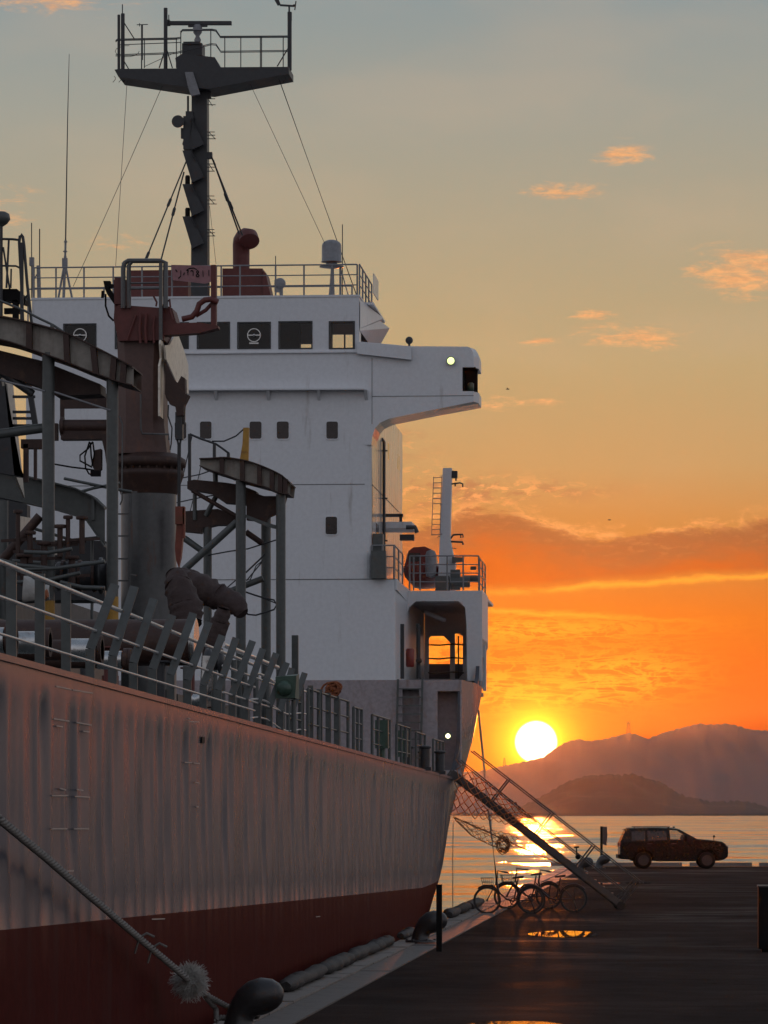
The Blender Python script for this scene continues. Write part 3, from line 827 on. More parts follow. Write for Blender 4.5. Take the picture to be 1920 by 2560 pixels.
# quay-side wall with an open door-light, aft wall with windows
bm_.box(bx1 - .07, bx1 - .002, HY0 + .08, BY1 - .07, ZBR, bz - .05).box(bx1 - .07, bx1 - .002, HY0 + .08, BY1 - .07, ZR - .3, ZR - .004)
bm_.box(bx1 - .07, bx1 - .002, HY0 + .08, HY0 + .6, bz - .05, ZR - .3).box(bx1 - .07, bx1 - .002, BY1 - .9, BY1 - .07, bz - .05, ZR - .3)
bm_.box(bx0, bx0 + .07, HY0 + .08, BY1, ZBR, ZR - .004)
wall_holes(bm_, bx0, bx1, ZBR, ZR - .02, BY1 - .06, BY1, [pxh(829, 837, 860, 885, BY1), pxh(864, 837, 882, 885, BY1), pxh(748, 861, 781, 885, BY1)])
bm_.box(bx0 - .02, bx1 + .02, HY0 - .02, BY1 + .05, ZR + .002, ZR + .06)
bm_.box(bx0 + .07, bx1 - .07, HY0 + .08, BY1 - .06, ZBR + .0, ZBR + .05)
bridge = bm_.build("wheelhouse", WHITE, ship, fix=False)
# lining that keeps the inside dark: ceiling panels, consoles
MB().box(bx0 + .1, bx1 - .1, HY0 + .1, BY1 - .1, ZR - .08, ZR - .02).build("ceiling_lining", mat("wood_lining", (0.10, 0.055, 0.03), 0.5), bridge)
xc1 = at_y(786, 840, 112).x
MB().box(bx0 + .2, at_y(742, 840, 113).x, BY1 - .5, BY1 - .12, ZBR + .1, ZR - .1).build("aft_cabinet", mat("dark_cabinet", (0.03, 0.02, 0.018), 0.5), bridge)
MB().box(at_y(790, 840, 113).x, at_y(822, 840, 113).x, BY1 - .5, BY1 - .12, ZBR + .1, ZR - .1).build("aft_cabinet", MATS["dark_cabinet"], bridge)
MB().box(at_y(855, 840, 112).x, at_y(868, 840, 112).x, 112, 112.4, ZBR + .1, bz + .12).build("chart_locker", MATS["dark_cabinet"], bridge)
for i, w_ in enumerate(WL):
    a, c = at_y(w_[0], w_[1], HY0 - .012), at_y(w_[2], w_[3], HY0 - .012)
    mb = MB()
    for q in ((a.x - .035, a.x, c.z - .035, a.z + .035), (c.x, c.x + .035, c.z - .035, a.z + .035), (a.x, c.x, a.z, a.z + .035), (a.x, c.x, c.z - .035, c.z)):
        mb.box(q[0], q[1], HY0 - .014, HY0 - .002, q[2], q[3])
    mb.build("window_frame", DARK, bridge)
PANE = bpy.data.materials.new("wheelhouse_glass"); PANE.use_nodes = True; t = PANE.node_tree; t.nodes.clear()
tr = t.nodes.new('ShaderNodeBsdfTransparent'); tr.inputs[0].default_value = (.75, .76, .76, 1); gl = t.nodes.new('ShaderNodeBsdfGlossy'); gl.inputs['Roughness'].default_value = .03
fr = t.nodes.new('ShaderNodeFresnel'); fr.inputs[0].default_value = 1.5; mx = t.nodes.new('ShaderNodeMixShader'); om = t.nodes.new('ShaderNodeOutputMaterial')
t.links.new(fr.outputs[0], mx.inputs[0]); t.links.new(tr.outputs[0], mx.inputs[1]); t.links.new(gl.outputs[0], mx.inputs[2]); t.links.new(mx.outputs[0], om.inputs[0])
for w_ in WL:
    a, c = at_y(w_[0], w_[1], HY0 + .04), at_y(w_[2], w_[3], HY0 + .04)
    MB().add([(a.x, HY0 + .04, c.z), (c.x, HY0 + .04, c.z), (c.x, HY0 + .04, a.z), (a.x, HY0 + .04, a.z)], [(0, 1, 2, 3)]).build("window_pane", PANE, bridge, fix=False)
for px in (635, 200):                           # spinning clear-view screens
    c = at_y(px, 838, HY0 - .005)
    mb = MB().disc(c, .165, .19, (0, 1, 0), .02, 24).bar(c + Vector((-.17, 0, 0)), c + Vector((.17, 0, 0)), .03).ball(c, .045, 8)
    mb.box(c.x - .13, c.x + .13, c.y - .01, c.y + .01, c.z - .24, c.z - .20)
    mb.build("clear_view_screen", STEEL, bridge)
# ledge under the windows
mb = MB(); a, c = at_y(408, 884, HY0 - .03), at_y(905, 886, HY0 - .03)
mb.box(a.x, c.x, HY0 - .07, HY0 - .001, a.z - .018, a.z + .018); mb.build("window_ledge", WHITE, bridge)
# overhanging side of the roof
mb = MB()
a = at_y(899, 762, HY0 + .02); b1 = at_y(899, 826, HY0 + .02)
mb.loft([[(a.x, HY0 + .05, a.z), (a.x, HY0 + .05, b1.z)], [(a.x + .42, BY1, a.z), (a.x + .02, BY1, b1.z)]], caps=False)
mb.loft([[(bx1 + .021, HY0, ZR - .08), (bx1 + .021, HY0, ZR - .85), (bx1 + .03, HY0, ZR - .85), (bx1 + .03, HY0, ZR - .08)],
         [(bx1 + .35, BY1 - 1.4, ZR - .10), (bx1 + .05, BY1 - 1.4, ZR - .50), (bx1 + .06, BY1 - 1.4, ZR - .50), (bx1 + .36, BY1 - 1.4, ZR - .10)]])
mb.box(bx1 + .03, bx1 + .30, HY0 + 1.2, BY1, ZR - .06, ZR + .0)
mb.build("roof_bracket", WHITE, bridge)

# ---- bridge wing on the quay side
def wing_poly(right, dz=0):
    P = [(895, 853.6), (1027, 865.5), (1168, 866.5), (right - 9, 869), (right - 3, 878), (right, 890), (right, 918), (1156, 918), (1156, 978), (right, 978), (right, 1004),
         (1080, 1025), (972, 1047), (950, 1057), (938, 1070), (931, 1090), (928.5, 1112), (895, 1112)]
    return P
def wl(right, yy, f=1.0):
    out = []
    for (a, b_) in wing_poly(right):
        p = at_y(a, b_, HY0); out.append((p.x, yy, p.z))
    return out
wl0 = wl(1184, HY0 - .004); wl1 = wl(1195, HY0 + .45); wl2 = wl(1195, HY0 + 1.75)
# floor line drops a little going aft so its underside shows
wg = MB().loft([wl0, wl1, wl2]); nW = len(wl0)
for q in range(2 * nW):
    if q % nW in (10, 11, 12, 13, 14, 15): wg.m[q] = 1
wing = wg.build("bridge_wing", [WHITE, WHITE_G], ship)
xa = at_y(1157, 950, HY0).x; xb = at_y(1193, 950, HY0).x; za, zb2 = at_y(1160, 979, HY0).z, at_y(1160, 917, HY0).z
MB().box(xa, xb - .02, HY0 + .62, HY0 + .7, za, zb2).box(xa, xb - .05, HY0 + .06, HY0 + .62, za, za + .03).box(xa, xa + .02, HY0 + .01, HY0 + .62, za + .03, zb2).box(xa, xb - .05, HY0 + .06, HY0 + .62, zb2 - .03, zb2).build("lantern_box", BLACK, wing)
MB().lathe([(.05, 0), (.09, .03), (.09, .2), (.05, .23)], ((xa + xb) / 2, HY0 + .35, za + .05), 12).build("side_lantern", GREEN, wing)
MB().pxprism([(893, 854.6), (1028, 866.5), (1028, 899), (893, 884)], HY0 - .16, .14).build("wind_deflector", WHITE, wing)
mb = MB(); a = at_y(930, 991, HY0 - .008); c = at_y(1184, 991, HY0 - .008); mb.box(a.x, c.x, HY0 - .012, HY0 - .003, a.z - .007, a.z + .007)
v_ = at_y(930, 890, HY0 - .008); mb.box(v_.x - .006, v_.x + .006, HY0 - .012, HY0 - .003, at_y(930, 1060, HY0).z, at_y(930, 895, HY0).z)
mb.build("weld_seam", GREY, wing)
mb = MB().lathe([(.03, .10), (.10, .08), (.115, 0), (.115, -.06)], at_y(1127, 902, HY0 - .06), 16, 'y')
lb = mb.build("wing_lamp", DARK, ship)
MB().lathe([(.10, 0), (.085, -.03), (.03, -.05)][::-1], at_y(1127, 902, HY0 - .121), 16, 'y').build("lamp_lens", mat("green_white_lens", (.8, .9, .6), .3, emit=(.80, 1.0, .33), emit_s=1.6), lb)
c = at_y(1023, 851, HY0 + .4)
MB().ball(c, .105, 10).lathe([(.03, -.25), (.03, -.09)], c, 8).build("pelorus", DARK, ship)

# ---- railing helper
def railing(name, posts, h, nrail, par, material=RAILM, r=.021, lead=None, prad=.024):
    """a guard rail along POSTS (base points); returns the railing part"""
    e = bpy.data.objects.new(name, None); COL.objects.link(e); e.parent = par
    po = ORIG[par.name]; e.location = Vector(posts[0]) - po; ORIG[e.name] = Vector(posts[0])
    st = MB().cyl((0, 0, 0), (0, 0, h), prad, 6).mesh("stanchion", [material])
    for p in posts: inst("stanchion", st, e, p)
    for k in range(nrail):
        f = (k + 1) / nrail
        mb = MB().tube([Vector(p) + Vector((0, 0, h * f)) for p in posts], r if k == nrail - 1 else r * .75, 6)
        mb.build("rail", material, e)
    return e
# roof railings: front edge and along the quay side
PAINTRAIL = mat("rail_paint", (0.22, 0.22, 0.23), 0.4)
hr = at_y(700, 663, HY0 + .1).z - ZR - .06
railing("roof_railing", [(at_y(px, 740, HY0 + .1).x, HY0 + .1, ZR + .06) for px in (85, 140, 210, 283, 355, 430, 553, 600, 689, 760, 830, 893)], hr, 3, ship, PAINTRAIL)
railing("roof_railing", [(bx1 + .0, HY0 + .1 + k * 1.05, ZR + .06) for k in range(5)], hr, 3, ship, PAINTRAIL)
railing("roof_railing", [(at_y(px, 740, BY1).x, BY1, ZR + .06) for px in (70, 160, 260, 380, 500, 640, 760, 880)], .95, 3, ship, PAINTRAIL)
mb = MB().box(bx1 + .25, bx1 + .28, HY0 + 1.6, HY0 + 3.2, ZR + .3, ZR + .85)
mb.build("name_board", CREAM, ship)
# ================================================================ SHIP: MAST AND ROOF GEAR
MY = 111.2
def M(px, py, y=MY): return at_y(px, py, y)
mast = MB()
def mast_box(mb, px0, px1, py0, py1, y0, d): return mb.pxbox(px0, py0, px1, py1, y0, d)
a, b1 = M(479, 748), M(517, 748); zt = M(500, 200).z
ax, bx = a.x, b1.x
mast.loft([[(ax - .02, MY, ZR), (bx + .02, MY, ZR), (bx + .02, MY + .55, ZR), (ax - .02, MY + .55, ZR)],
           [(ax, MY, zt), (bx, MY, zt), (bx, MY + .5, zt), (ax, MY + .5, zt)]])
mst = mast.build("mast", DARK, ship)
mb = MB()      # crosstree with drooping arms
mb.pxprism([(286, 174), (300, 172), (442, 171), (438, 145), (456, 134), (537, 143), (551, 168), (722, 167), (722, 184), (523, 222), (470, 218), (296, 192)], MY - .45, 1.3)
mb.build("crosstree", DARK, mst)
MB().pxbox(455, 108, 505, 137, MY - .2, .7).pxbox(458, 104, 500, 110, MY - .25, .8).build("radar_pedestal", DARK, mst)
c = M(494, 80)
MB().lathe([(.07, -.32), (.10, -.22), (.05, -.12), (.12, -.02), (.135, .10), (.10, .2)], c, 14).build("radar_gearbox", MATS["rail_paint"], mst)
mb = MB(); a, c2 = M(412, 58), M(579, 58)
mb.bar(a, c2, .14, .10); mb.pxbox(470, 62, 518, 66, MY - .05, .1); mb.pxbox(410, 49, 424, 62, MY - .1, .2)
mb.build("radar_scanner", DARK, mst)
# aerial poles on the crosstree
def pole(px, py0, py1, r=.03, y=MY, par=mst, name="aerial_pole", m=DARK): MB().cyl(M(px, py0, y), M(px, py1, y), r, 8).build(name, m, par)
pole(297, 174, 37, .04); pole(307, 174, 34, .055); pole(306, 34, 11, .015); pole(414, 172, 20, .055, MY - .2); pole(355, 150, 62, .028); pole(354, 172, 150, .018)
pole(724, 176, 30, .06, MY - .1); pole(723, 34, 14, .025, MY - .1); pole(422, 60, 37, .014)
MB().bar(M(342, 62), M(370, 61), .02).bar(M(349, 58), M(349, 66), .02).build("small_aerial", DARK, mst)
mb = MB()
for a, c2 in (((398, 170), (413, 124)), ((431, 170), (417, 124)), ((307, 52), (337, 99)), ((693, 166), (722, 118)), ((307, 148), (322, 173))): mb.bar(M(*a), M(*c2), .03)
mb.build("pole_brace", DARK, mst)
mb = MB()      # wind vane at the right end
mb.bar(M(700, 13, MY - .1), M(733, 15, MY - .1), .05); mb.pxprism([(686, 0), (696, -4), (702, 12), (694, 14)], MY - .12, .03)
mb.bar(M(740, 3, MY - .1), M(737, 25, MY - .1), .03, .04); mb.ball(M(735, 14, MY - .1), .04, 8); mb.pxbox(719, 30, 729, 50, MY - .15, .1)
mb.build("wind_vane", DARK, mst)
# guard rails of the crosstree
tb = MB()
def tube_px(mb, pts, r, y): return mb.tube([M(a, b_, y) for a, b_ in pts], r, 6)
for yy in (MY - .40, MY + .80):
    o = -3 if yy > MY else 0
    tube_px(tb, [(289, 105 + o), (293, 101 + o), (440, 98 + o), (452, 96 + o), (452, 82 + o), (456, 77 + o), (530, 76 + o), (540, 78 + o), (551, 94 + o), (722, 93 + o)], .016, yy)
    tube_px(tb, [(289, 140 + o), (440, 134 + o), (528, 112 + o), (540, 113 + o), (552, 131 + o), (720, 129 + o)], .012, yy)
    for px, t0 in ((361, 98), (441, 98), (452, 80), (527, 76), (562, 95), (602, 95), (651, 95), (708, 93), (654, 95)):
        tb.tube([M(px, t0 + o, yy), M(px, 170 + o, yy)], .014, 6)
tube_px(tb, [(300, 112), (452, 106)], .012, MY); tube_px(tb, [(360, 167), (440, 130)], .008, MY)
tb.build("crosstree_railing", DARK, mst)
mb = MB()
mb.tube([M(318 + 30 * math.cos(t) * (1 if t < 4 else .8), 128 + 14 * math.sin(t)) for t in [i * .45 for i in range(12)]], .008, 5)
for px in (285, 300, 310, 430, 470, 710): mb.tube([M(px + 4 * math.sin(k), 190 + k * 4) for k in range(5)], .008, 5)
mb.build("loose_cable", BLACK, mst)["kind"] = "stuff"
# navigation-light brackets down the left side
for i, (py, top, w) in enumerate(((376, 14, 0), (460, 14, 1), (541, 14, 1), (294, 0, 0))):
    mb = MB()
    L = 456 if i < 3 else 482
    mb.pxprism([(L, py), (480, py), (480, py + 82), (474, py + 60)], MY - .25, .30)
    mb.add([M(478, py, MY - .26), M(508, py + 66, MY - .02), M(478, py + 4, MY - .5)], [(0, 1, 2)])
    mb.pxprism([(480, py + 2), (510, py + 66), (480, py + 80)], MY - .28, .05)
    mb.build("lamp_bracket", DARK, mst)
    if w: MB().lathe([(.07, 0), (.07, .2), (.05, .24)], M(469, py - 0, MY - .1), 12).build("mast_lamp", BLACK, mst)
pc = M(445, 304, MY - .3)
MB().lathe([(.175, -.03), (.17, .02), (.05, .10), (.04, .30)], pc, 20, 'y').build("signal_horn", DARK, mst)
MB().pxbox(458, 290, 484, 372, MY - .2, .3).pxbox(452, 320, 466, 345, MY - .1, .15).tube([M(462, 345), M(458, 360), M(466, 372)], .03, 6).cyl(M(470, 290), M(470, 240), .03, 6).pxbox(464, 278, 482, 292, MY - .1, .2).build("horn_bracket", DARK, mst)
MB().pxprism([(462, 180), (482, 180), (500, 235), (478, 240), (470, 218)], MY - .6, .12).build("mast_light_panel", MATS["rail_paint"], mst)
for q_ in ((517, 228, 527, 244), (517, 380, 530, 396)): MB().pxbox(*q_, MY, .15).build("cable_box", DARK, mst)
for py in (247, 262, 330, 338, 347, 410, 418, 428, 490, 500, 510, 574, 582, 590):
    k = 6 + (py % 7)
    MB().tube([M(518, py), M(518 + k * 1.2 + 6, py), M(518 + k + 12, py)], .012, 5).build("ladder_rung", DARK, mst)
mb = MB()
for (a0, a1), (c0, c1) in (((522, 250), (531, 265)), ((522, 330), (538, 347)), ((522, 410), (534, 428)), ((522, 493), (536, 510)), ((522, 575), (536, 590))): mb.bar(M(a0, a1), M(c0, c1), .02)
mb.build("ladder_hoop", DARK, mst)
# stays
def stay(a, b_, r, turn=None, name="stay_wire", sag=0.0):
    mb = MB(); a, b_ = Vector(a), Vector(b_)
    mb.tube([a.lerp(b_, i / 10) + Vector((0, 0, -sag * 4 * (i / 10) * (1 - i / 10))) for i in range(11)], r, 6)
    for t_ in (turn or []):
        p = a.lerp(b_, t_); d = (b_ - a).normalized() * .16
        mb.tube([p - d, p - d * .6, p + d * .6, p + d], [.015, .045, .045, .015], 6)
    mb.build(name, DARK, mst)
stay(M(467, 400), M(362, 655, 110.0), .022, (.42, .94)); stay(M(460, 430), M(402, 652, 110.3), .022, (.45,))
stay(M(529, 392), M(606, 588, 112.4), .024, (.62,)); stay(M(533, 400), M(598, 585, 112.2), .024, (.5,))
stay(M(318, 198), M(289, 668, 110), .007); stay(M(407, 212), M(183, 716, 109.6), .008, sag=.05); stay(M(624, 207), M(815, 615, 110.4), .007)
stay(M(695, 192), M(925, 830, 113.5), .008); stay(M(699, 200), M(934, 860, 113.9), .006); stay(M(524, 515), M(540, 660), .006)
# roof deckhouse and ventilator
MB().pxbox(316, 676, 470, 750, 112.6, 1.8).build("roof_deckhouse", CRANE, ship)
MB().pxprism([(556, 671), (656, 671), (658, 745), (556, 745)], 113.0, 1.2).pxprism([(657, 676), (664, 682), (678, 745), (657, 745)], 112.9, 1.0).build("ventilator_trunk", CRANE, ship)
mb = MB(); r = .255
pts = [(603, 672), (603, 640), (603, 618)]
c0 = M(603, 610, 113.5)
col_ = [M(603, 676, 113.5), M(603, 640, 113.5), M(603, 612, 113.5)]
arc = [c0 + Vector((.16 * (1 - math.cos(t)), -.1 * t, .16 * math.sin(t))) for t in (0.5, 1.0, 1.5, 2.0)]
mb.tube(col_ + arc + [c0 + Vector((.26, -.3, .02))], [.24, .24, .245, .25, .27, .28, .29, .30], 18)
mb.lathe([(.28, -.05), (.26, 0), (.25, .0)], M(603, 676, 113.5), 18)
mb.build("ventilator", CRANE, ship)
# name board with painted characters over the roof
nb = MB().pxprism([(428, 662), (520, 664), (528, 667), (528, 704), (512, 709), (432, 700)], HY0 - .02, .03)
nbo = nb.build("roof_name_board", mat("pink_faded_board", (0.30, 0.14, 0.15), 0.5), ship)
mb = MB()
def stroke(pts, w=.028):
    P = [at_y(a, b_, HY0 - .025) for a, b_ in pts]
    for p, q in zip(P, P[1:]): mb.bar(p, q, w * .5, w)
stroke([(439, 674), (443, 680)]); stroke([(452, 676), (452, 690), (446, 696)]); stroke([(461, 681), (459, 688)])
stroke([(466, 676), (471, 676), (469, 682), (470, 688)]); stroke([(467, 675), (474, 671), (484, 670), (492, 674)]); stroke([(476, 678), (481, 676), (483, 680), (483, 690)])
stroke([(494, 676), (491, 680), (494, 684), (497, 680), (494, 676)]); stroke([(494, 684), (490, 689), (494, 693), (498, 689), (494, 684)])
stroke([(507, 676), (508, 692)]); stroke([(522, 675), (522, 690)])
mb.build("painted_character", BLACK, nbo)
# satellite dome
sd = MB().pxprism([(827, 671), (834, 671), (836, 745), (821, 745), (825, 700)], 110.5, .14).build("satellite_dome_stand", PAINTRAIL, ship)
c = M(829, 655, 110.6)
MB().lathe([(.30, 0), (.275, .02), (.27, .45)] + [(.27 * math.cos(t), .45 + .17 * math.sin(t)) for t in (.3, .6, .9, 1.2, 1.45)], c, 22).build("satellite_dome", MATS["rail_paint"], sd)
MB().lathe([(.10, -.18), (.34, -.14), (.34, -.12), (.16, -.08), (.15, -.02)], c, 18).bar(M(853, 676, 110.6), M(871, 740, 110.6), .03).bar(M(851, 662, 110.6), M(851, 745, 110.6), .06).build("dome_platform", PAINTRAIL, sd)
# whip aerials, searchlight
pole(856, 745, 561, .013, 110.8, ship, "whip_aerial"); pole(689, 745, 640, .012, 110, ship, "whip_aerial")
pole(79, 745, 557, .014, 109.9, ship, "whip_aerial"); pole(99, 670, 572, .016, 109.9, ship, "whip_aerial")
MB().cyl(M(84, 745, 109.9), M(82, 660, 109.9), .035, 8).cyl(M(98, 745, 109.9), M(96, 664, 109.9), .055, 8).pxbox(73, 643, 84, 664, 109.85, .14).bar(M(84, 700, 109.9), M(96, 680, 109.9), .03).build("aerial_base", PAINTRAIL, ship)
tp = MB().cyl(M(159, 745, 110), M(163, 640, 110), .04, 8).cyl(M(163, 640, 110), M(164, 600, 110), .03, 8)
for px in (146, 180): tp.cyl(M(px, 745, 110), M(162, 655, 110), .03, 6)
tp.lathe([(.06, 0), (.06, .03)], M(163, 630, 110), 8).lathe([(.05, 0), (.05, .03)], M(164, 606, 110), 8).pxbox(155, 645, 168, 668, 109.95, .1)
tp.build("aerial_tripod", PAINTRAIL, ship)
MB().tube([M(164, 600, 110), M(169, 300, 110), M(173, 135, 110)], [.02, .013, .007], 6).build("whip_aerial", DARK, ship)
sl_ = MB().cyl(M(703, 745, 110), M(703, 722, 110), .05, 8).ball(M(700, 709, 110), .16, 10).pxbox(686, 700, 700, 730, 109.95, .12).build("searchlight", PAINTRAIL, ship)
# side details of the house: narrow windows, pipe, lamps, lockers
sx = hx1 + .003
for (p0, q0, p1, q1) in ((968, 1105, 972, 1150), (992, 1134, 997, 1177), (940, 1308, 945, 1355)):
    a, c = at_x(p0, q0, sx), at_x(p1, q1, sx)
    MB().box(sx - .01, sx + .012, a.y, c.y + .15, c.z, a.z).build("side_window", GLASS, ship)
mb = MB(); a = at_x(960, 1096, hx1 + .07); c = at_x(960, 1445, hx1 + .07)
mb.tube([(hx1, a.y, a.z), (hx1 + .07, a.y, a.z - .1), (hx1 + .07, a.y, c.z)], .045, 8)
for py in (1127, 1246, 1352): p = at_x(960, py, hx1 + .07); mb.bar(p + Vector((-.08, 0, 0)), p + Vector((.1, 0, 0)), .04)
mb.build("drain_pipe", DARK, ship)
mb = MB(); p = at_x(1004, 1315, hx1 + .1)
q = at_x(985, 1287, hx1 + .3)
mb.box(hx1, hx1 + .55, q.y, q.y + .25, q.z - .05, q.z + .03).box(hx1 + .45, hx1 + .53, q.y, q.y + .1, q.z - .2, q.z)
mb.build("side_lamp", DARK, ship)
mb = MB(); q = at_x(990, 1315, hx1 + .4)
mb.box(hx1, hx1 + .85, q.y, q.y + 1.8, q.z - .06, q.z + .12); mb.build("door_canopy", WHITE, ship)
mb = MB(); q = at_x(1015, 1318, hx1 + 1.0); mb.tube([q, q + Vector((.25, 0, 0)), q + Vector((.30, 0, -.15))], .06, 8); q2 = at_x(1008, 1345, hx1 + .6); mb.box(q2.x - .1, q2.x + .3, q2.y, q2.y + .3, q2.z - .06, q2.z + .10)
mb.build("canopy_lamp", DARK, ship)
mb = MB(); q = at_x(975, 1420, hx1 + .5); mb.box(hx1 + .02, hx1 + .30, q.y, q.y + .5, ZB, ZB + 1.25).box(hx1 + .02, hx1 + .42, q.y - .5, q.y - .2, ZB, ZB + .75); mb.build("fire_locker", GREY, ship)

# ================================================================ SHIP: STERN PLATFORM, DAVIT
PY0 = 113.8
zpl = at_y(1100, 1477, PY0).z
xpr = at_y(1203, 1480, PY0).x
mb = MB()
mb.box(hx1 - .1, lx1 + .0, HY0 + .05, 121.2, zpl - .1, zpl)          # side walk
mb.box(lx1, xpr - .02, PY0, 121.2, zpl - .08, zpl)
mb.build("boat_deck", WHITE, ship)
# edge of the walk from the house corner to the platform, sloping outwards
a = at_y(988, 1447, HY0); c = at_y(1019, 1477, PY0)
mb = MB().loft([[(a.x, HY0 + .01, ZB - .30), (a.x + .05, HY0 + .01, ZB - .30), (a.x + .05, HY0 + .01, ZB), (a.x, HY0 + .01, ZB)],
                [(c.x - .05, PY0, zpl - .32), (c.x, PY0, zpl - .32), (c.x, PY0, zpl), (c.x - .05, PY0, zpl)]])
mb.build("walkway_edge", WHITE, ship)
# front frame of the shelter with its chamfered opening
P = [(1017, 1477), (1203, 1477), (1205, 1500), (1205, 1702), (1168, 1702), (1166, 1560), (1163, 1519), (1146, 1503), (1040, 1503), (1022, 1519), (1019, 1530), (1017, 1530)]
mb = MB().pxprism(P, PY0 - .005, .22)
mb.build("shelter_frame", WHITE, ship)
for k in range(7):
    y = PY0 + .8 + k * 1.0
    MB().box(lx1, xpr - .3, y, y + .08, zpl - .30, zpl - .085).build("deck_beam", WHITE, ship)
# stern end frame with its two openings
EY = 121.0
mb = MB()
e0, e1, e2, e3 = pxh(1072, 1590, 1125, 1697, EY), pxh(1137, 1586, 1157, 1697, EY), pxh(990, 1500, 1072, 1700, EY), None
zsl = at_y(1100, 1697, EY).z
wall_holes(mb, lx1, at_y(1180, 1600, EY).x, ZP - .05, zpl - .09, EY, EY + .1, [pxh(1072, 1590, 1125, 1697, EY), pxh(1137, 1584, 1157, 1697, EY)])
mb.pxprism([(1108, 1589), (1126, 1589), (1126, 1607)], EY + .02, .06).pxprism([(1072, 1589), (1078, 1589), (1072, 1596)], EY + .02, .06).pxprism([(1158, 1583), (1158, 1590), (1146, 1586)], EY + .02, .06).pxprism([(1157, 1698), (1157, 1684), (1146, 1698)], EY + .02, .06)
mb.build("stern_frame", WHITE, ship, fix=False)
mb = MB()
for py in (1612, 1646, 1682): mb.tube([at_y(1070, py, EY - .3), at_y(1100, py + 1, EY - .3), at_y(1130, py - 2, EY - .3), at_y(1160, py, EY - .3)], .022, 6)
mb.tube([at_y(1146, 1590, EY - .3), at_y(1146, 1697, EY - .3)], .022, 6)
mb.build("stern_rail", DARK, ship)
# quay-side plating between poop and boat deck: pillars and the drop plate
for y in (PY0 + .25, 116.5, 119.0):
    x = SX + .07 - max(0, (y - 117) * .05); MB().box(x - .12, x - .02, y, y + .14, ZP, zpl).build("shelter_pillar", WHITE, ship)
mb = MB(); vs = []
for y in (PY0, 115.5, 117.5, 119.5, 121.2):
    x = SX + .10 - max(0, (y - 117) * .05)
    for z in (zpl + .02, zpl - .4, at_y(1205, 1600, 115).z, at_y(1195, 1618, 115).z): vs.append((x - (.12 if z < at_y(1205, 1605, 115).z else 0), y, z))
mb.add(vs, [(i * 4 + j, i * 4 + j + 1, i * 4 + j + 5, i * 4 + j + 4) for i in range(4) for j in range(3)])
ob = mb.build("side_curtain_plate", WHITE, ship, fix=False); sm = ob.modifiers.new("solid", 'SOLIDIFY'); sm.thickness = .03
# gear in the shelter: fire hose cabinet, pipe, rails on the poop
mb = MB()
for px, yq, r in ((1046, 113.2, .06), (1003, 111, .05), (1008, 110, .03)): MB().cyl(at_y(px, 1560, yq), at_y(px, 1697, yq), r, 8).build("standpipe", DARK, ship)
MB().ball(at_y(1047, 1652, 113.1), .09, 8).build("hydrant_valve", DARK, ship)
MB().lathe([(.10, -.22), (.12, -.18), (.12, .26), (.09, .30)], at_y(1025, 1648, 112), 10).build("fire_extinguisher", LIFE, ship)
mb = MB(); q = at_y(1062, 1530, 116); mb.bar(q, q + Vector((.6, 0, -.25)), .1); mb.build("shelter_light", WHITE, ship)
# railings of the boat deck
railing("boat_deck_railing", [at_y(px, 1476, PY0 + .06) for px in (1024, 1034, 1050, 1118, 1158, 1197)], at_y(1100, 1391, PY0 + .06).z - zpl, 4, ship, PAINTRAIL, r=.02)
railing("boat_deck_railing", [(lx1 - .03, HY0 + .12, ZB)] + [Vector((lx1 - .03, HY0 + .12, ZB)).lerp(Vector((c.x - .03, PY0, zpl)), k / 3) for k in (1, 2)], .92, 3, ship, PAINTRAIL)
railing("boat_deck_railing", [(x, HY0 + .1, ZB) for x in (hx1 + .02, hx1 + .3, lx1 - .04)], .92, 3, ship, PAINTRAIL)
railing("boat_deck_railing", [(SX + .02 - max(0, (y - 117) * .05), y, zpl) for y in (PY0 + .06, 115.5, 117.2, 118.9, 120.6)], .92, 4, ship, PAINTRAIL)
# davit column with ladder and lamp brackets
DY = 117.0
dv = MB().pxprism([(1107, 1170), (1129, 1170), (1125, 1330), (1127, 1360), (1132, 1385), (1138, 1395), (1138, 1476), (1094, 1476), (1100, 1340)], DY, .5).build("lifeboat_davit", WHITE, ship)
mb = MB()
for px0, px1 in ((1084, 1079), (1104, 1100)): mb.bar(at_y(px0, 1192, DY - .1), at_y(px1, 1338, DY - .1), .02)
for k in range(12):
    if k == 6: continue
    f = k / 11; mb.bar(at_y(1084 - 5 * f, 1194 + 143 * f, DY - .1), at_y(1105 - 4 * f, 1194 + 143 * f, DY - .1), .02)
for py in (1190, 1262, 1335): mb.bar(at_y(1100, py, DY - .1), at_y(1110, py, DY + .1), .02)
mb.build("davit_ladder", PAINTRAIL, dv)
mb = MB(); T = lambda L, r=.022: mb.tube([at_y(a, b_, DY + .2) for a, b_ in L], r, 6)
mb.pxbox(1128, 1177, 1143, 1194, DY + .05, .25); T([(1128, 1210), (1150, 1207), (1157, 1210), (1157, 1218)]); T([(1138, 1208), (1138, 1216)]); T([(1140, 1194), (1140, 1202)])
T([(1125, 1347), (1134, 1337), (1157, 1336), (1158, 1344)], .028); T([(1152, 1337), (1152, 1345)]); T([(1127, 1354), (1156, 1355), (1158, 1362)], .03); T([(1130, 1370), (1141, 1372)], .012); T([(1102, 1340), (1092, 1343)], .012)
mb.build("davit_bracket", DARK, dv)
mb = MB()
mb.pxbox(1088, 1440, 1122, 1476, DY - .6, .5).cyl(at_y(1127, 1455, DY - .4), at_y(1175, 1455, DY - .4), .16, 14).pxbox(1126, 1424, 1150, 1474, DY - .5, .3).pxprism([(1130, 1392), (1158, 1394), (1158, 1403), (1130, 1407)], DY - .2, .3)
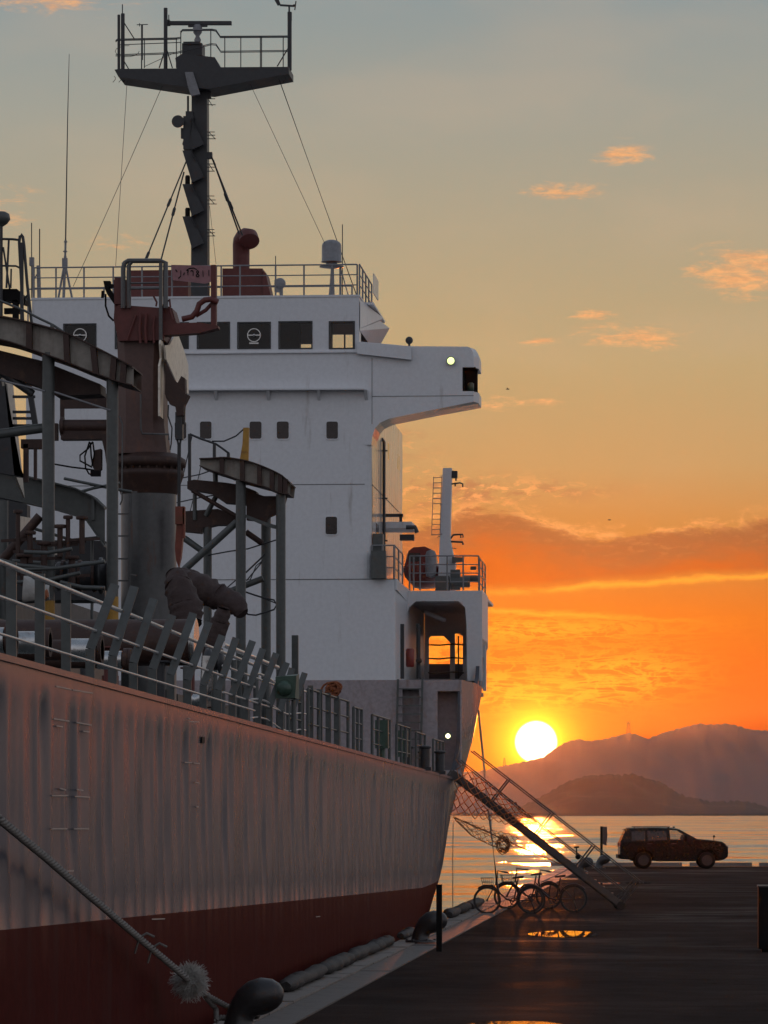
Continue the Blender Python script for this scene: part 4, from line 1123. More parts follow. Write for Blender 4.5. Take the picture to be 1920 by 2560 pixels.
mb.pxbox(1176, 1416, 1190, 1424, DY - .2, .2).cyl(at_y(1160, 1446, DY - .3), at_y(1195, 1446, DY - .3), .09, 10)
mb.build("davit_winch", GREY, dv)
MB().lathe([(.02, -.42), (.12, -.38), (.16, -.26), (.16, .26), (.12, .36), (.02, .40)], at_y(1077, 1409, DY - .5), 16).build("raft_canister", MATS["rail_paint"], dv)
# lifeboat (its own thing, it hangs in the davit)
LBY = 118.3
lc = at_y(1060, 1476, LBY)
lf = thing("lifeboat", "dark red covered lifeboat with raised cabin on the stern boat deck beside the davit", "lifeboat", lc)
sec = [(-.02, 0.35), (.30, .10), (.62, .02)]
mb = MB(); L = []
for t_, wd, kl in ((-1.6, .10, .45), (-1.1, .45, .22), (-.5, .60, .10), (.3, .62, .08), (1.0, .52, .15), (1.6, .22, .35)):
    L.append([lc + Vector((x * wd / .62, t_, z)) for x, z in ((-.62, .62), (-.55, .35 + kl * .2), (-.28, kl), (0, kl - .03), (.28, kl), (.55, .35 + kl * .2), (.62, .62), (.50, .72), (0, .78), (-.50, .72))])
mb.loft(L, True); mb.build("boat_hull", LIFE, lf)
MB().loft([[lc + Vector((x * s, t_, z)) for x, z in ((-.55, .66), (-.42, 1.12), (-.28, 1.22), (.1, 1.24), (.30, 1.15), (.45, .66))] for t_, s in ((-.9, .9), (-.7, 1.0), (.5, 1.0), (.8, .85))]).build("boat_canopy", LIFE, lf)
MB().box(lc.x - .40, lc.x - .05, lc.y - .92, lc.y - .88, lc.z + .80, lc.z + 1.05).build("canopy_window", GLASS, lf)
# ================================================================ SHIP: DECK GEAR
# ---- hose saddles: curved I-beam on pipe pillars with a walkway
def saddle(y, top, bot, pillars, walk, braces, brown, name):
    """TOP and BOT: photo outlines of the curved beam at distance row y; PILLARS (px, py top, y offset, radius, yellow foot)"""
    e = bpy.data.objects.new("hose_saddle", None); COL.objects.link(e); e.parent = ship
    base = at_y(pillars[0][0], 1900, y); base.z = zdeck(y); e.location = base - ORIG[ship.name]; ORIG[e.name] = base
    def interp(L, n=26):
        out = []
        for i in range(n + 1):
            f = i / n * (len(L) - 1); k = min(int(f), len(L) - 2); t_ = f - k
            # catmull-rom
            p0, p1, p2, p3 = L[max(k - 1, 0)], L[k], L[k + 1], L[min(k + 2, len(L) - 1)]
            out.append(tuple(.5 * (2 * p1[q] + (p2[q] - p0[q]) * t_ + (2 * p0[q] - 5 * p1[q] + 4 * p2[q] - p3[q]) * t_ ** 2 + (3 * p1[q] - p0[q] - 3 * p2[q] + p3[q]) * t_ ** 3) for q in (0, 1)))
        return out
    T, B = interp(top), interp(bot)
    TW = [at_y(a, b_, y) for a, b_ in T]; BW = [at_y(a, b_, y) for a, b_ in B]
    for dyy, nm in ((0.0, "curved_web"), (1.0, "curved_web")):
        mb = MB(); vs = []
        for p, q in zip(TW, BW): vs += [(p.x, y + dyy, p.z), (q.x, y + dyy, q.z), (p.x, y + dyy + .02, p.z), (q.x, y + dyy + .02, q.z)]
        n = len(TW)
        mb.add(vs, [(4 * i, 4 * i + 1, 4 * i + 5, 4 * i + 4) for i in range(n - 1)] + [(4 * i + 2, 4 * i + 6, 4 * i + 7, 4 * i + 3) for i in range(n - 1)])
        mb.build(nm, CREAM_D, e, fix=False)
    for W_, wid, th in ((TW, 1.35, .025), (BW, 1.15, .02)):
        mb = MB(); L = []
        for p in W_: L.append([(p.x, y - .16, p.z), (p.x, y - .16 + wid, p.z), (p.x, y - .16 + wid, p.z + th), (p.x, y - .16, p.z + th)])
        mb.loft(L); mb.build("curved_flange", brown, e)
    mb = None
    for f in (.22, .40, .58, .74, .86, .94):
        i = int(f * (len(TW) - 1)); p, q = TW[i], BW[i]
        MB().bar(p + Vector((0, -.07, 0)), q + Vector((0, -.07, 0)), .10, .13, up=(0, 1, 0)).build("web_stiffener", brown, e)
    for (px, pt, dy_, r, foot) in pillars:
        p = at_y(px, pt, y + dy_); zb_ = zdeck(y)
        o = MB().cyl((p.x, p.y, zb_), p, r, 18).build("pillar", GREY, e)
        if foot: MB().cyl((p.x, p.y, at_y(px, foot[1], y + dy_).z), (p.x, p.y, at_y(px, foot[0], y + dy_).z), r + .004, 18).build("painted_band", YELLOW, e)
    for poly, dy_, dep, m_ in walk: MB().pxprism(poly, y + dy_, dep).build("walkway", m_, e)
    for (a, b_, dy_, r, m_) in braces: MB().cyl(at_y(a[0], a[1], y + dy_), at_y(b_[0], b_[1], y + dy_), r, 10).build("brace", m_, e)
    return e
CREAM_D = mat("weathered_beam_paint", (0.26, 0.235, 0.20), 0.40, dirt=(0.10, 0.04, 0.025), dirt_amt=0.35, dirt_scale=1.3, stretch=(2.0, 1, .5))
sA = saddle(69.5, [(-160, 778), (-80, 783), (0, 794), (45, 802), (111, 819), (160, 833), (196, 849), (262, 882), (300, 902), (334, 921)],
            [(-160, 835), (-80, 840), (0, 851), (50, 865), (105, 885), (160, 904), (211, 925), (262, 944), (295, 956), (334, 966)],
            [(121, 882, .1, .112, (1502, 1560)), (281, 950, .1, .105, (1492, 1558)), (8, 1252, .4, .09, None)],
            [([(-60, 872), (0, 876), (105, 902), (138, 915), (250, 960), (252, 985), (140, 990), (105, 968), (0, 935), (-60, 930)], .5, .7, RUSTY)],
            [((100, 1290), (2, 1405), .2, .085, RUSTY), ((-40, 1090), (108, 1070), .3, .085, GREY), ((-40, 900), (82, 985), .6, .07, DARK), ((136, 980), (276, 1026), .0, .018, PAINTRAIL), ((-20, 945), (112, 978), .0, .018, PAINTRAIL)], RUSTY, "a")
sB = saddle(92.0, [(500, 1149), (530, 1148), (565, 1146), (595, 1150), (620, 1155), (645, 1163), (668, 1172), (690, 1182), (709, 1193), (727, 1211)],
            [(500, 1166), (530, 1178), (565, 1189), (595, 1200), (620, 1207), (645, 1214), (668, 1220), (690, 1230), (708, 1236), (724, 1237)],
            [(602, 1200, .1, .118, None), (702, 1236, .1, .112, None), (665, 1270, 1.3, .115, None), (519, 1310, 1.0, .10, None)],
            [([(468, 1203), (485, 1199), (560, 1206), (600, 1212), (640, 1228), (640, 1262), (560, 1256), (525, 1232), (468, 1222)], .6, .6, RUSTY),
             ([(616, 1226), (660, 1240), (716, 1240), (705, 1278), (672, 1292), (660, 1310), (645, 1302), (616, 1300)], .5, .3, RUSTY),
             ([(428, 1282), (460, 1278), (545, 1272), (590, 1290), (588, 1312), (540, 1312), (505, 1320), (500, 1332), (440, 1326)], .9, .5, RUSTY),
             ([(614, 1286), (655, 1302), (706, 1318), (706, 1326), (680, 1320), (655, 1312), (614, 1294)], .1, .1, GREY)],
            [((592, 1305), (452, 1432), .3, .085, GREY), ((460, 1345), (512, 1382), .9, .075, GREY), ((615, 1330), (655, 1358), .9, .07, RUSTY), ((565, 1482), (658, 1446), .9, .075, GREY),
             ((480, 1226), (590, 1290), .5, .05, RUSTY), ((487, 1235), (487, 1300), .9, .05, GREY), ((545, 1232), (514, 1290), .9, .06, GREY), ((538, 1180), (540, 1235), .9, .06, GREY)], RUSTY, "b")
y = 92.0
mb = MB()
mb.pxprism([(608, 1069), (622, 1069), (620, 1152), (599, 1152), (606, 1110)], y + .3, .16); mb.build("yellow_guide_horn", YELLOW, sB)
rl = MB(); R_ = lambda L, r=.02: rl.tube([at_y(a, b_, y + .9) for a, b_ in L], r, 6)
R_([(474, 1085), (500, 1096), (540, 1110), (560, 1124), (573, 1134)], .025); R_([(530, 1103), (560, 1103), (590, 1090), (610, 1072)], .018)
for px, t_, b_ in ((474, 1085, 1205), (536, 1110, 1180), (571, 1134, 1148)): rl.bar(at_y(px, t_, y + .9), at_y(px, b_, y + .9), .07)
R_([(440, 1198), (500, 1186), (540, 1172)], .014); R_([(436, 1258), (500, 1244), (560, 1234)], .014); R_([(445, 1215), (460, 1180), (480, 1090)], .012); R_([(502, 1165), (497, 1190), (475, 1280)], .01)
R_([(520, 1388), (575, 1378), (620, 1372), (690, 1350)], .016); R_([(614, 1432), (650, 1398), (662, 1385)], .02); R_([(616, 1452), (655, 1405)], .015); R_([(617, 1470), (640, 1415), (658, 1400)], .012); R_([(555, 1480), (590, 1450)], .014)
R_([(614, 1480), (650, 1492), (685, 1500), (692, 1512), (685, 1524), (640, 1538), (620, 1536), (600, 1515)], .02); R_([(640, 1488), (690, 1508)], .014)
rl.build("platform_railing", DARK, sB)
MB().pxbox(729, 1588, 745, 1702, 94.5, .16).build("vent_post", GREY, ship)
# lower curved beam further in
y2 = 77.0
mb = MB(); L1 = [(-80, 1168), (0, 1178), (60, 1192), (133, 1209), (190, 1224), (232, 1243), (262, 1272)]; L2 = [(-80, 1232), (0, 1244), (60, 1257), (133, 1273), (180, 1287), (217, 1303), (262, 1368)]
vs = []
for (a, b_), (c_, d_) in zip(L1, L2):
    p, q = at_y(a, b_, y2), at_y(c_, d_, y2); vs += [(p.x, y2, p.z), (q.x, y2, q.z), (p.x, y2 + .03, p.z), (q.x, y2 + .03, q.z)]
n = len(L1); mb.add(vs, [(4 * i, 4 * i + 1, 4 * i + 5, 4 * i + 4) for i in range(n - 1)] + [(4 * i + 2, 4 * i + 6, 4 * i + 7, 4 * i + 3) for i in range(n - 1)] + [(4 * n - 4, 4 * n - 3, 4 * n - 1, 4 * n - 2)])
for L, w_ in ((L1, .7), (L2, .6)):
    mb.loft([[(at_y(a, b_, y2).x, y2 - .12, at_y(a, b_, y2).z), (at_y(a, b_, y2).x, y2 - .12 + w_, at_y(a, b_, y2).z), (at_y(a, b_, y2).x, y2 - .12 + w_, at_y(a, b_, y2).z + .03), (at_y(a, b_, y2).x, y2 - .12, at_y(a, b_, y2).z + .03)] for a, b_ in L])
mb.pxbox(228, 1243, 236, 1300, y2 - .08, .08); mb.build("lower_hose_beam", GREY, ship, fix=False)
mb = MB()
for pts in ([(160, 1196), (265, 1218), (330, 1230)], [(200, 1230), (235, 1220), (300, 1208)], [(236, 1248), (262, 1275)], [(80, 1320), (180, 1350), (262, 1342)], [(30, 1402), (200, 1414), (262, 1412)]): mb.tube([at_y(a, b_, y2 + .5) for a, b_ in pts], .03, 6)
mb.cyl(at_y(230, 1350, y2 + .5), at_y(230, 1560, y2 + .5), .03, 6); mb.build("inner_rail", GREY, ship)

# ---- ladder tower at the left edge
y3 = 74.0
def xplate(name, poly, x, par, m_=CREAM, th=.04):
    """a plate standing fore-and-aft in the plane x, seen almost edge-on"""
    P = [at_x(a, b_, x) for a, b_ in poly]
    return MB().loft([[tuple(p) for p in P], [(p.x - th, p.y, p.z) for p in P]]).build(name, m_, par)
lt = xplate("loading_tower", [(5, 915), (28, 914), (62, 1245), (36, 1180)], at_y(4, 915, y3).x, ship)
MB().pxprism([(-60, 918), (8, 930), (36, 1190), (56, 1192), (-60, 1172)], y3 + .3, .3).build("tower_back", DARK, lt)
mb = MB(); mb.bar(at_y(66, 925, y3 + .5), at_y(90, 1072, y3 + .5), .10)
for py in (924, 955, 992, 1030, 1046, 1064): mb.bar(at_y(32, py, y3 + .5), at_y(88, py, y3 + .5), .05)
mb.build("tower_ladder", DARK, lt)
mb = MB().pxbox(52, 1098, 106, 1120, y3 + .4, .3).pxbox(58, 1110, 70, 1205, y3 + .4, .1).pxbox(84, 1120, 91, 1200, y3 + .4, .1)
mb.build("tower_step", RUSTY, lt)
# ---- davit head at the far left, above the saddle
y4 = 72.5
mb = MB(); T2 = lambda L, r: mb.tube([at_y(a, b_, y4) for a, b_ in L], r, 8)
T2([(-20, 597), (30, 598), (50, 600)], .022); T2([(22, 600), (16, 720)], .02); T2([(8, 618), (24, 722)], .018)
T2([(57, 800), (53, 700), (48, 605), (50, 590), (53, 586), (57, 592), (60, 612), (68, 710), (79, 808)], .028); T2([(-10, 664), (40, 665), (50, 670)], .018); T2([(28, 672), (27, 720)], .016)
mb.pxbox(50, 606, 58, 808, y4 - .03, .06); T2([(3, 560), (3, 800)], .03); T2([(72, 735), (62, 745)], .02)
mb.build("stores_davit", DARK, ship)
MB().pxprism([(-8, 722), (42, 722), (60, 738), (64, 750), (62, 760), (30, 752), (-8, 752)], y4 + .1, .4).pxbox(31, 750, 45, 805, y4 + .1, .12).pxbox(10, 770, 52, 784, y4 + .2, .1).build("davit_winch_housing", BLACK, ship)
MB().lathe([(.015, -.30), (.02, -.02), (.11, .04), (.17, .12), (.15, .22), (.08, .26)], at_y(3, 565, y4), 16).build("davit_lamp_hood", GREY, ship)
mb = MB().tube([at_y(a, b_, 70.5) for a, b_ in ((-60, 735), (0, 752), (60, 776), (100, 797), (132, 812), (165, 834))], .022, 6)
mb.bar(at_y(132, 812, 70.5), at_y(126, 840, 70.5), .07); mb.build("saddle_handrail", GREY, ship)

# ---- crane
CY = 81.0
cr = bpy.data.objects.new("deck_crane", None); COL.objects.link(cr); cr.parent = ship
cb = at_y(367, 1900, CY); cb.z = zdeck(CY); cr.location = cb - ORIG[ship.name]; ORIG[cr.name] = cb
def C(px, py, dy=0): return at_y(px, py, CY + dy)
s_ = C(368, 1300) - C(367, 1300); ppm = 1 / s_.x
zf0, zf1, zf2 = C(367, 1190).z, C(367, 1132).z, C(367, 1240).z
MB().lathe([(69 / ppm, cb.z), (69 / ppm, zf2), (69 / ppm, zf0)], (cb.x, CY + .3, 0), 40).build("pedestal", CRANE_G, cr)
MB().lathe([(70 / ppm, zf2 + .05), (86 / ppm, zf0), (88 / ppm, zf0 + .04), (88 / ppm, zf0 + .12), (80 / ppm, zf0 + .14), (80 / ppm, zf0 + .19), (91 / ppm, zf0 + .2), (92 / ppm, zf1 - .12), (84 / ppm, zf1 - .08), (70 / ppm, zf1)], (cb.x, CY + .3, 0), 40).build("slewing_ring", RUSTY, cr)
bolt = MB().cyl((0, 0, -.05), (0, 0, .05), .025, 6).mesh("ring_bolt", [RUSTY])
for k in range(26):
    a = 2 * math.pi * k / 26; inst("ring_bolt", bolt, cr, (cb.x + 84 / ppm * math.cos(a), CY + .3 + 84 / ppm * math.sin(a), zf0 + .165))
gus = MB().add([(0, -.02, 0), (0, .02, 0), (.14, -.02, .25), (.14, .02, .25), (0, -.02, .25), (0, .02, .25)], [(0, 2, 4), (1, 5, 3), (0, 1, 3, 2), (2, 3, 5, 4), (0, 4, 5, 1)]).mesh("ring_gusset", [RUSTY])
for k in range(16):
    a = 2 * math.pi * k / 16; inst("ring_gusset", gus, cr, (cb.x + 68 / ppm * math.cos(a), CY + .3 + 68 / ppm * math.sin(a), zf0 - .26), (0, 0, a))
# slewing column
zc0, zc1 = zf1 - .02, C(367, 842).z
X0, X1 = C(296, 900).x, C(408, 900).x
mb = MB(); r = .2
def octo(x0, x1, y0, y1, z, r): return [(x0 + r, y0, z), (x1 - r, y0, z), (x1, y0 + r, z), (x1, y1 - r, z), (x1 - r, y1, z), (x0 + r, y1, z), (x0, y1 - r, z), (x0, y0 + r, z)]
mb.loft([octo(X0 - .05, X1 + .08, CY - .25, CY + .85, zc0, .22), octo(X0 - .02, X1 + .02, CY - .22, CY + .82, C(300, 1060).z, .2), octo(X0, X1, CY - .2, CY + .8, C(300, 930).z, .18), octo(X0 - .02, X1, CY - .2, CY + .8, zc1, .16)])
mb.build("slewing_column", mat("crane_column_paint", (0.10, 0.050, 0.040), 0.5, dirt=(0.16, 0.06, 0.035), dirt_amt=0.3, dirt_scale=1.8, stretch=(2, 2, .6), bump=.1), cr)
# machinery house and head frame
mb = MB()
mb.pxprism([(286, 772), (296, 762), (408, 770), (410, 850), (296, 852), (284, 800)], CY - .35, 1.2)
mb.pxprism([(284, 700), (300, 694), (316, 700), (316, 775), (286, 775)], CY - .1, .7)
mb.pxbox(286, 694, 306, 760, CY - .3, .5)
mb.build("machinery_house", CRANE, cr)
fr_ = MB()
for yy in (CY - .42, CY + .75):
    fr_.tube([at_y(a, b_, yy) for a, b_ in ((308, 770), (308, 668), (312, 657), (320, 652), (400, 652), (414, 656), (414, 770))], .05, 8)
    fr_.tube([at_y(a, b_, yy) for a, b_ in ((322, 770), (322, 664), (328, 655))], .045, 8)
    fr_.bar(at_y(402, 652, yy), at_y(402, 850, yy), .07)
    for py in (708, 722): fr_.tube([at_y(324, py, yy), at_y(402, py - 1, yy)], .018, 6)
fr_.bar(C(308, 660, -.4), C(308, 660, .75), .06).bar(C(414, 660, -.4), C(414, 660, .75), .06)
fr_.build("head_frame", CRANE_G, cr)
mb = MB()
for px, p1, r in ((352, 784, .05), (366, 784, .05), (386, 790, .04)): mb.tube([C(px, p1, -.42), C(px - 3, 820, -.42), C(px - 1, 858, -.42)], r * .6, 8)
for pts in ([(340, 788), (318, 850)], [(418, 755), (424, 748), (426, 768)], [(424, 770), (432, 800)], [(384, 740), (392, 756), (390, 766)]): mb.tube([C(a, b_, -.4) for a, b_ in pts], .02, 6)
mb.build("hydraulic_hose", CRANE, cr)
mb = MB().pxprism([(258, 702), (275, 702), (275, 709), (290, 712), (290, 716), (272, 718), (286, 738), (288, 764), (268, 736), (262, 722)], CY + .1, .2)
mb.tube([C(a, b_, .2) for a, b_ in ((264, 735), (264, 765), (272, 790), (284, 802))], .02, 6).tube([C(a, b_, .2) for a, b_ in ((257, 727), (256, 745))], .03, 6)
mb.build("limit_switch_arm", BLACK, cr)
# jib: heel, arm out to the right and the folded jib head with pale cheek plates
mb = MB().pxprism([(408, 802), (436, 808), (500, 806), (545, 814), (545, 820), (500, 832), (440, 836), (408, 838)], CY - .3, .35)
mb.pxprism([(406, 760), (430, 770), (440, 805), (410, 835)], CY - .25, .8)
mb.tube([C(a, b_, -.2) for a, b_ in ((545, 755), (528, 748), (512, 750), (498, 760), (492, 778), (480, 792), (455, 798))], .06, 8)
mb.tube([C(a, b_, -.1) for a, b_ in ((532, 756), (515, 775), (490, 790))], .04, 8)
mb.pxbox(527, 662, 540, 815, CY - .15, .2)
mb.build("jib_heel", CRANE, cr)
xplate("jib_cheek_plate", [(405, 820), (408, 858), (412, 870), (411, 905), (409, 915), (408, 1048), (400, 1040), (400, 915), (404, 895), (402, 860)], C(400, 900, -.62).x, cr)
xplate("jib_cheek_plate", [(413, 864), (424, 862), (439, 835), (446, 837), (460, 875), (471, 912), (472, 985), (465, 982), (463, 945), (453, 940), (444, 957), (441, 960), (436, 950), (416, 898)], C(413, 900, -.62).x, cr)
mb = MB()
mb.pxprism([(414, 900), (436, 950), (444, 957), (453, 940), (462, 946), (463, 985), (472, 988), (460, 1012), (458, 1038), (442, 1040), (438, 1015), (424, 1010), (412, 985)], CY - .5, .3)
mb.lathe([(.2, -.17), (.22, 0), (.2, .17)], C(440, 985, -.3), 18, 'y')
mb.build("jib_sheave_block", RUSTY, cr)
mb = MB().pxbox(438, 1030, 456, 1098, CY - .45, .2).pxbox(458, 1018, 462, 1060, CY - .4, .1)
mb.tube([C(a, b_, -.35) for a, b_ in ((443, 1098), (446, 1112), (446, 1268))], .022, 6).tube([C(a, b_, -.35) for a, b_ in ((452, 1098), (450, 1112), (449, 1268))], .022, 6)
mb.tube([C(a, b_, -.4) for a, b_ in ((421, 1012), (420, 1040), (430, 1070), (428, 1110), (425, 1125))], .014, 6)
mb.build("hoist_wire", DARK, cr)
mb = MB().pxbox(438, 1266, 460, 1310, CY - .5, .25).pxprism([(441, 1310), (459, 1310), (455, 1362), (452, 1392), (446, 1418), (440, 1400), (437, 1370)], CY - .45, .2).pxbox(457, 1268, 462, 1345, CY - .5, .1)
mb.build("hook_block", mat("red_hook_paint", (0.20, 0.045, 0.025), 0.5, dirt=RUST, dirt_amt=.3), cr)
# inboard winch drum and motor on the left of the column
mb = MB().cyl(C(150, 1066, .4), C(292, 1066, .4), .14, 16).cyl(C(152, 1066, .4), C(160, 1066, .4), .20, 16).pxbox(152, 1052, 270, 1098, CY + .3, .35).pxprism([(250, 1085), (296, 1085), (296, 1190), (270, 1190), (262, 1130), (256, 1105)], CY + .2, .4)
mb.pxbox(134, 1058, 143, 1100, CY + .35, .2).pxprism([(234, 1126), (252, 1122), (252, 1172), (240, 1182), (232, 1168)], CY + .1, .25).pxbox(150, 985, 270, 1020, CY + .5, .1).pxbox(150, 1020, 160, 1060, CY + .5, .08)
mb.build("winch_drum", RUSTY, cr)
mb = MB()
for pts in ([(232, 1104), (220, 1122), (200, 1138), (200, 1152), (230, 1168)], [(226, 1106), (228, 1140), (232, 1165)], [(224, 1104), (212, 1140), (214, 1170), (222, 1184), (236, 1190)], [(232, 1105), (236, 1135), (230, 1165)], [(134, 1160), (180, 1168), (215, 1172), (236, 1176)]): mb.tube([C(a, b_, 0) for a, b_ in pts], .017, 6)
mb.pxbox(226, 1176, 250, 1190, CY - .05, .15)
mb.build("electric_cable", BLACK, cr)
MB().tube([C(a, b_, -.42) for a, b_ in ((352, 985), (352, 1072), (356, 1084), (422, 1086), (422, 1100))], .02, 6).tube([C(a, b_, -.5) for a, b_ in ((298, 1040), (306, 1060), (305, 1250), (300, 1262))], .016, 6).bar(C(326, 1225, -.5), C(322, 1560, -.5), .05).bar(C(324, 1230, -.5), C(342, 1230, -.35), .03).bar(C(322, 1436, -.5), C(340, 1438, -.35), .03).build("hydraulic_pipe", CRANE_G, cr)
mb = MB()
for py in (1285, 1340, 1397, 1452): mb.bar(C(296, py, -.45), C(322, py, -.45), .03)
mb.build("ladder_rung", CRANE_G, cr)

# ---- manifold pipes on deck, behind the rail
mf = bpy.data.objects.new("cargo_manifold", None); COL.objects.link(mf); mf.parent = ship; mf.location = (0, 0, 0); ORIG[mf.name] = ORIG[ship.name].copy()
def pipe(px, py, y, r, ln=2.6, m_=RUSTY, fl=True, cap=STEEL):
    """a pipe lying athwart, its open flange towards the quay at (px, py)"""
    p = at_y(px, py, y)
    MB().cyl(p + Vector((-ln, 0, 0)), p, r, 20).build("manifold_pipe", m_, mf)
    if fl:
        MB().cyl(p + Vector((-.10, 0, 0)), p + Vector((-.045, 0, 0)), r * 1.45, 22).cyl(p + Vector((-.04, 0, 0)), p + Vector((.0, 0, 0)), r * 1.45, 22).build("pipe_flange", RUSTY, mf)
        MB().cyl(p + Vector((-.42, 0, 0)), p + Vector((-.12, 0, 0)), r * 1.12, 22).build("pipe_sleeve", cap, mf)
for (px, py, y, r) in ((126, 1606, 43.0, .11), (256, 1625, 45.5, .12), (40, 1600, 41.5, .12), (330, 1650, 48, .10)): pipe(px, py, y, r)
pipe(488, 1606, 58, .34, 3.0, RUSTY, False); p = at_y(488, 1606, 58)
MB().lathe([(.34, -.02), (.385, 0), (.385, .05), (.34, .07)], p + Vector((-.05, 0, 0)), 26, 'x').build("pipe_flange", STEEL, mf)
MB().lathe([(.12, 0), (.20, .03), (.20, .10), (.12, .13), (.12, .20), (.20, .22), (.20, .27), (.05, .3)], at_y(510, 1655, 57), 18, 'x').build("valve_body", DARK, mf)
mb = MB().tube([at_y(a, b_, 56) for a, b_ in ((520, 1640), (516, 1720), (508, 1745), (488, 1752), (478, 1748))], .09, 12); mb.build("drain_elbow", STEEL, mf)
for px, y, z0, z1 in ((466, 55, 1665, 1760), (536, 62, 1640, 1780), (556, 63, 1640, 1790), (612, 70, 1640, 1820), (640, 72, 1660, 1830), (585, 66, 1650, 1800), (668, 74, 1690, 1840)): MB().cyl(at_y(px, z0, y), at_y(px, z1, y), .05, 10).build("vent_pipe", GREY, mf)
rnd = random.Random(5)
for k in range(16):
    y = 40 + k * 2.2; x = -7.2 - rnd.uniform(0, 1.6); h = rnd.uniform(.3, 1.0); z0 = zdeck(y)
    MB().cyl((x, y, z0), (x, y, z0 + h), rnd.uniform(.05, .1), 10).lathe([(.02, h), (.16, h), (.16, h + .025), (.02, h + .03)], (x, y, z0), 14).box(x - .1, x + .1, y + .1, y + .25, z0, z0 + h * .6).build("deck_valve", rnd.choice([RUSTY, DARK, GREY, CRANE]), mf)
for x, ya, yb, dz_, r in ((-8.3, 38, 96, .5, .14), (-8.9, 38, 96, .5, .12), (-9.6, 38, 100, .6, .17)): MB().cyl((x, ya, zdeck(ya) + dz_), (x, yb, zdeck(yb) + dz_), r, 14).build("cargo_line", RUSTY, mf)
for x0, x1, ya, yb, hh in ((-12.5, -9.9, 40, 58, .9), (-13.2, -11.0, 58, 76, 1.9), (-12.2, -10.8, 84, 98, 1.5), (-16.5, -13.5, 62, 92, 3.4)): MB().box(x0, x1, ya, yb, zdeck(ya), zdeck(ya) + hh).build("deck_trunk", DARK, mf)
for poly, yq, dq in (([(-80, 1420), (160, 1405), (262, 1420), (262, 1500), (-80, 1500)], 73, 1.2), ([(-80, 1340), (90, 1350), (262, 1352), (262, 1440), (-80, 1440)], 79.5, .6), ([(-80, 1240), (40, 1248), (68, 1262), (66, 1352), (-80, 1352)], 80.5, .4)): MB().pxprism(poly, yq, dq).build("pump_housing", DARK, mf)
hd = at_y(215, 1440, 70)
MB().lathe([(.02, -.55), (.20, -.54), (.26, -.5), (.26, -.30), (.33, -.29), (.33, -.25), (.26, -.24), (.26, .24), (.33, .25), (.33, .29), (.26, .30), (.26, .5), (.20, .54), (.02, .55)], hd, 18, 'x').build("heater_drum", DARK, mf)
for k in (-.4, -.1, .15, .42): MB().disc(hd + Vector((k, 0, 0)), .255, .285, (1, 0, 0), .05, 18).build("drum_band", RUSTY, mf)
for (px, py, ln, r) in ((150, 1392, .5, .05), (170, 1398, .7, .04), (205, 1385, .6, .05), (75, 1408, .5, .05), (45, 1398, .8, .04), (110, 1420, .4, .06), (180, 1470, .5, .06), (60, 1465, .5, .07)):
    q = at_y(px, py, 69.0); MB().cyl(q, q + Vector((0, 0, ln)), r, 10).lathe([(r * 2, ln), (r * 2.2, ln + .03), (r * 2, ln + .06)], q, 10).bar(q + Vector((-.3, 0, ln * .4)), q + Vector((.3, .1, ln * .45)), .05).build("deck_valve", RUSTY, mf)
for px0, py0, px1, py1 in ((20, 1425, 262, 1404), (40, 1456, 200, 1432), (-20, 1395, 120, 1420), (150, 1455, 262, 1470), (60, 1380, 180, 1372)):
    MB().tube([at_y(px0, py0, 68.5), at_y((px0 + px1) / 2, (py0 + py1) / 2 + 6, 68.5), at_y(px1, py1, 68.5)], .035, 8).build("small_pipe", GREY, mf)
xq = at_y(48, 1328, 78.5).x
q4 = [at_x(a, b_, xq) for a, b_ in ((50, 1290), (78, 1295), (80, 1335), (50, 1328))]
MB().loft([[tuple(p) for p in q4], [(p.x - .03, p.y, p.z) for p in q4]]).build("pale_plate", CREAM, mf)
MB().pxbox(136, 1376, 152, 1387, 78, .1).build("pale_box", CREAM, mf)
# draped hoses (things: they lie over the pipes)
def drape(pts, y, rs, name, label, m_=TARP, n=16):
    p = [at_y(a, b_, y + (dy_ if True else 0)) for a, b_, dy_ in pts]
    # smooth
    out, rr_ = [], []
    N = len(p)
    for i in range(N - 1):
        for k in range(6):
            t_ = k / 6; p0, p1, p2, p3 = p[max(i - 1, 0)], p[i], p[i + 1], p[min(i + 2, N - 1)]
            out.append(.5 * (2 * p1 + (p2 - p0) * t_ + (2 * p0 - 5 * p1 + 4 * p2 - p3) * t_ ** 2 + (3 * p1 - p0 - 3 * p2 + p3) * t_ ** 3)); rr_.append((rs[i] * (1 - t_) + rs[i + 1] * t_) * (1 + .035 * math.sin(len(out) * 2.1)))
    out.append(p[-1]); rr_.append(rs[-1])
    rnd = random.Random(len(label)); mb = MB(); rr_ = [r * (1 - .10 * abs(math.sin(i * 1.9 + rnd.uniform(-.4, .4))) ** 3 + rnd.uniform(-.03, .03)) for i, r in enumerate(rr_)]
    mb.tube(out, rr_, 18)
    ax = [out[min(i + 1, len(out) - 1)] - out[max(i - 1, 0)] for i in range(len(out))]
    for i in range(len(out)):
        for k in range(18):
            v = mb.v[i * 18 + k]; d_ = v - out[i]
            mb.v[i * 18 + k] = out[i] + d_ * (1 + .10 * math.sin(3 * k * .349 + i * .7) * math.sin(i * .9) + rnd.uniform(-.035, .035)) + Vector((0, 0, -.03 * math.sin(k * .349)))
    for f in (.3, .62):
        i = int(f * (len(out) - 1)); mb.disc(out[i], rr_[i] * .8, rr_[i] * 1.03, ax[i], .03, 16)
    o = mb.build(name, m_); tag(o, label, "hose", "covered cargo hoses by the crane"); return o
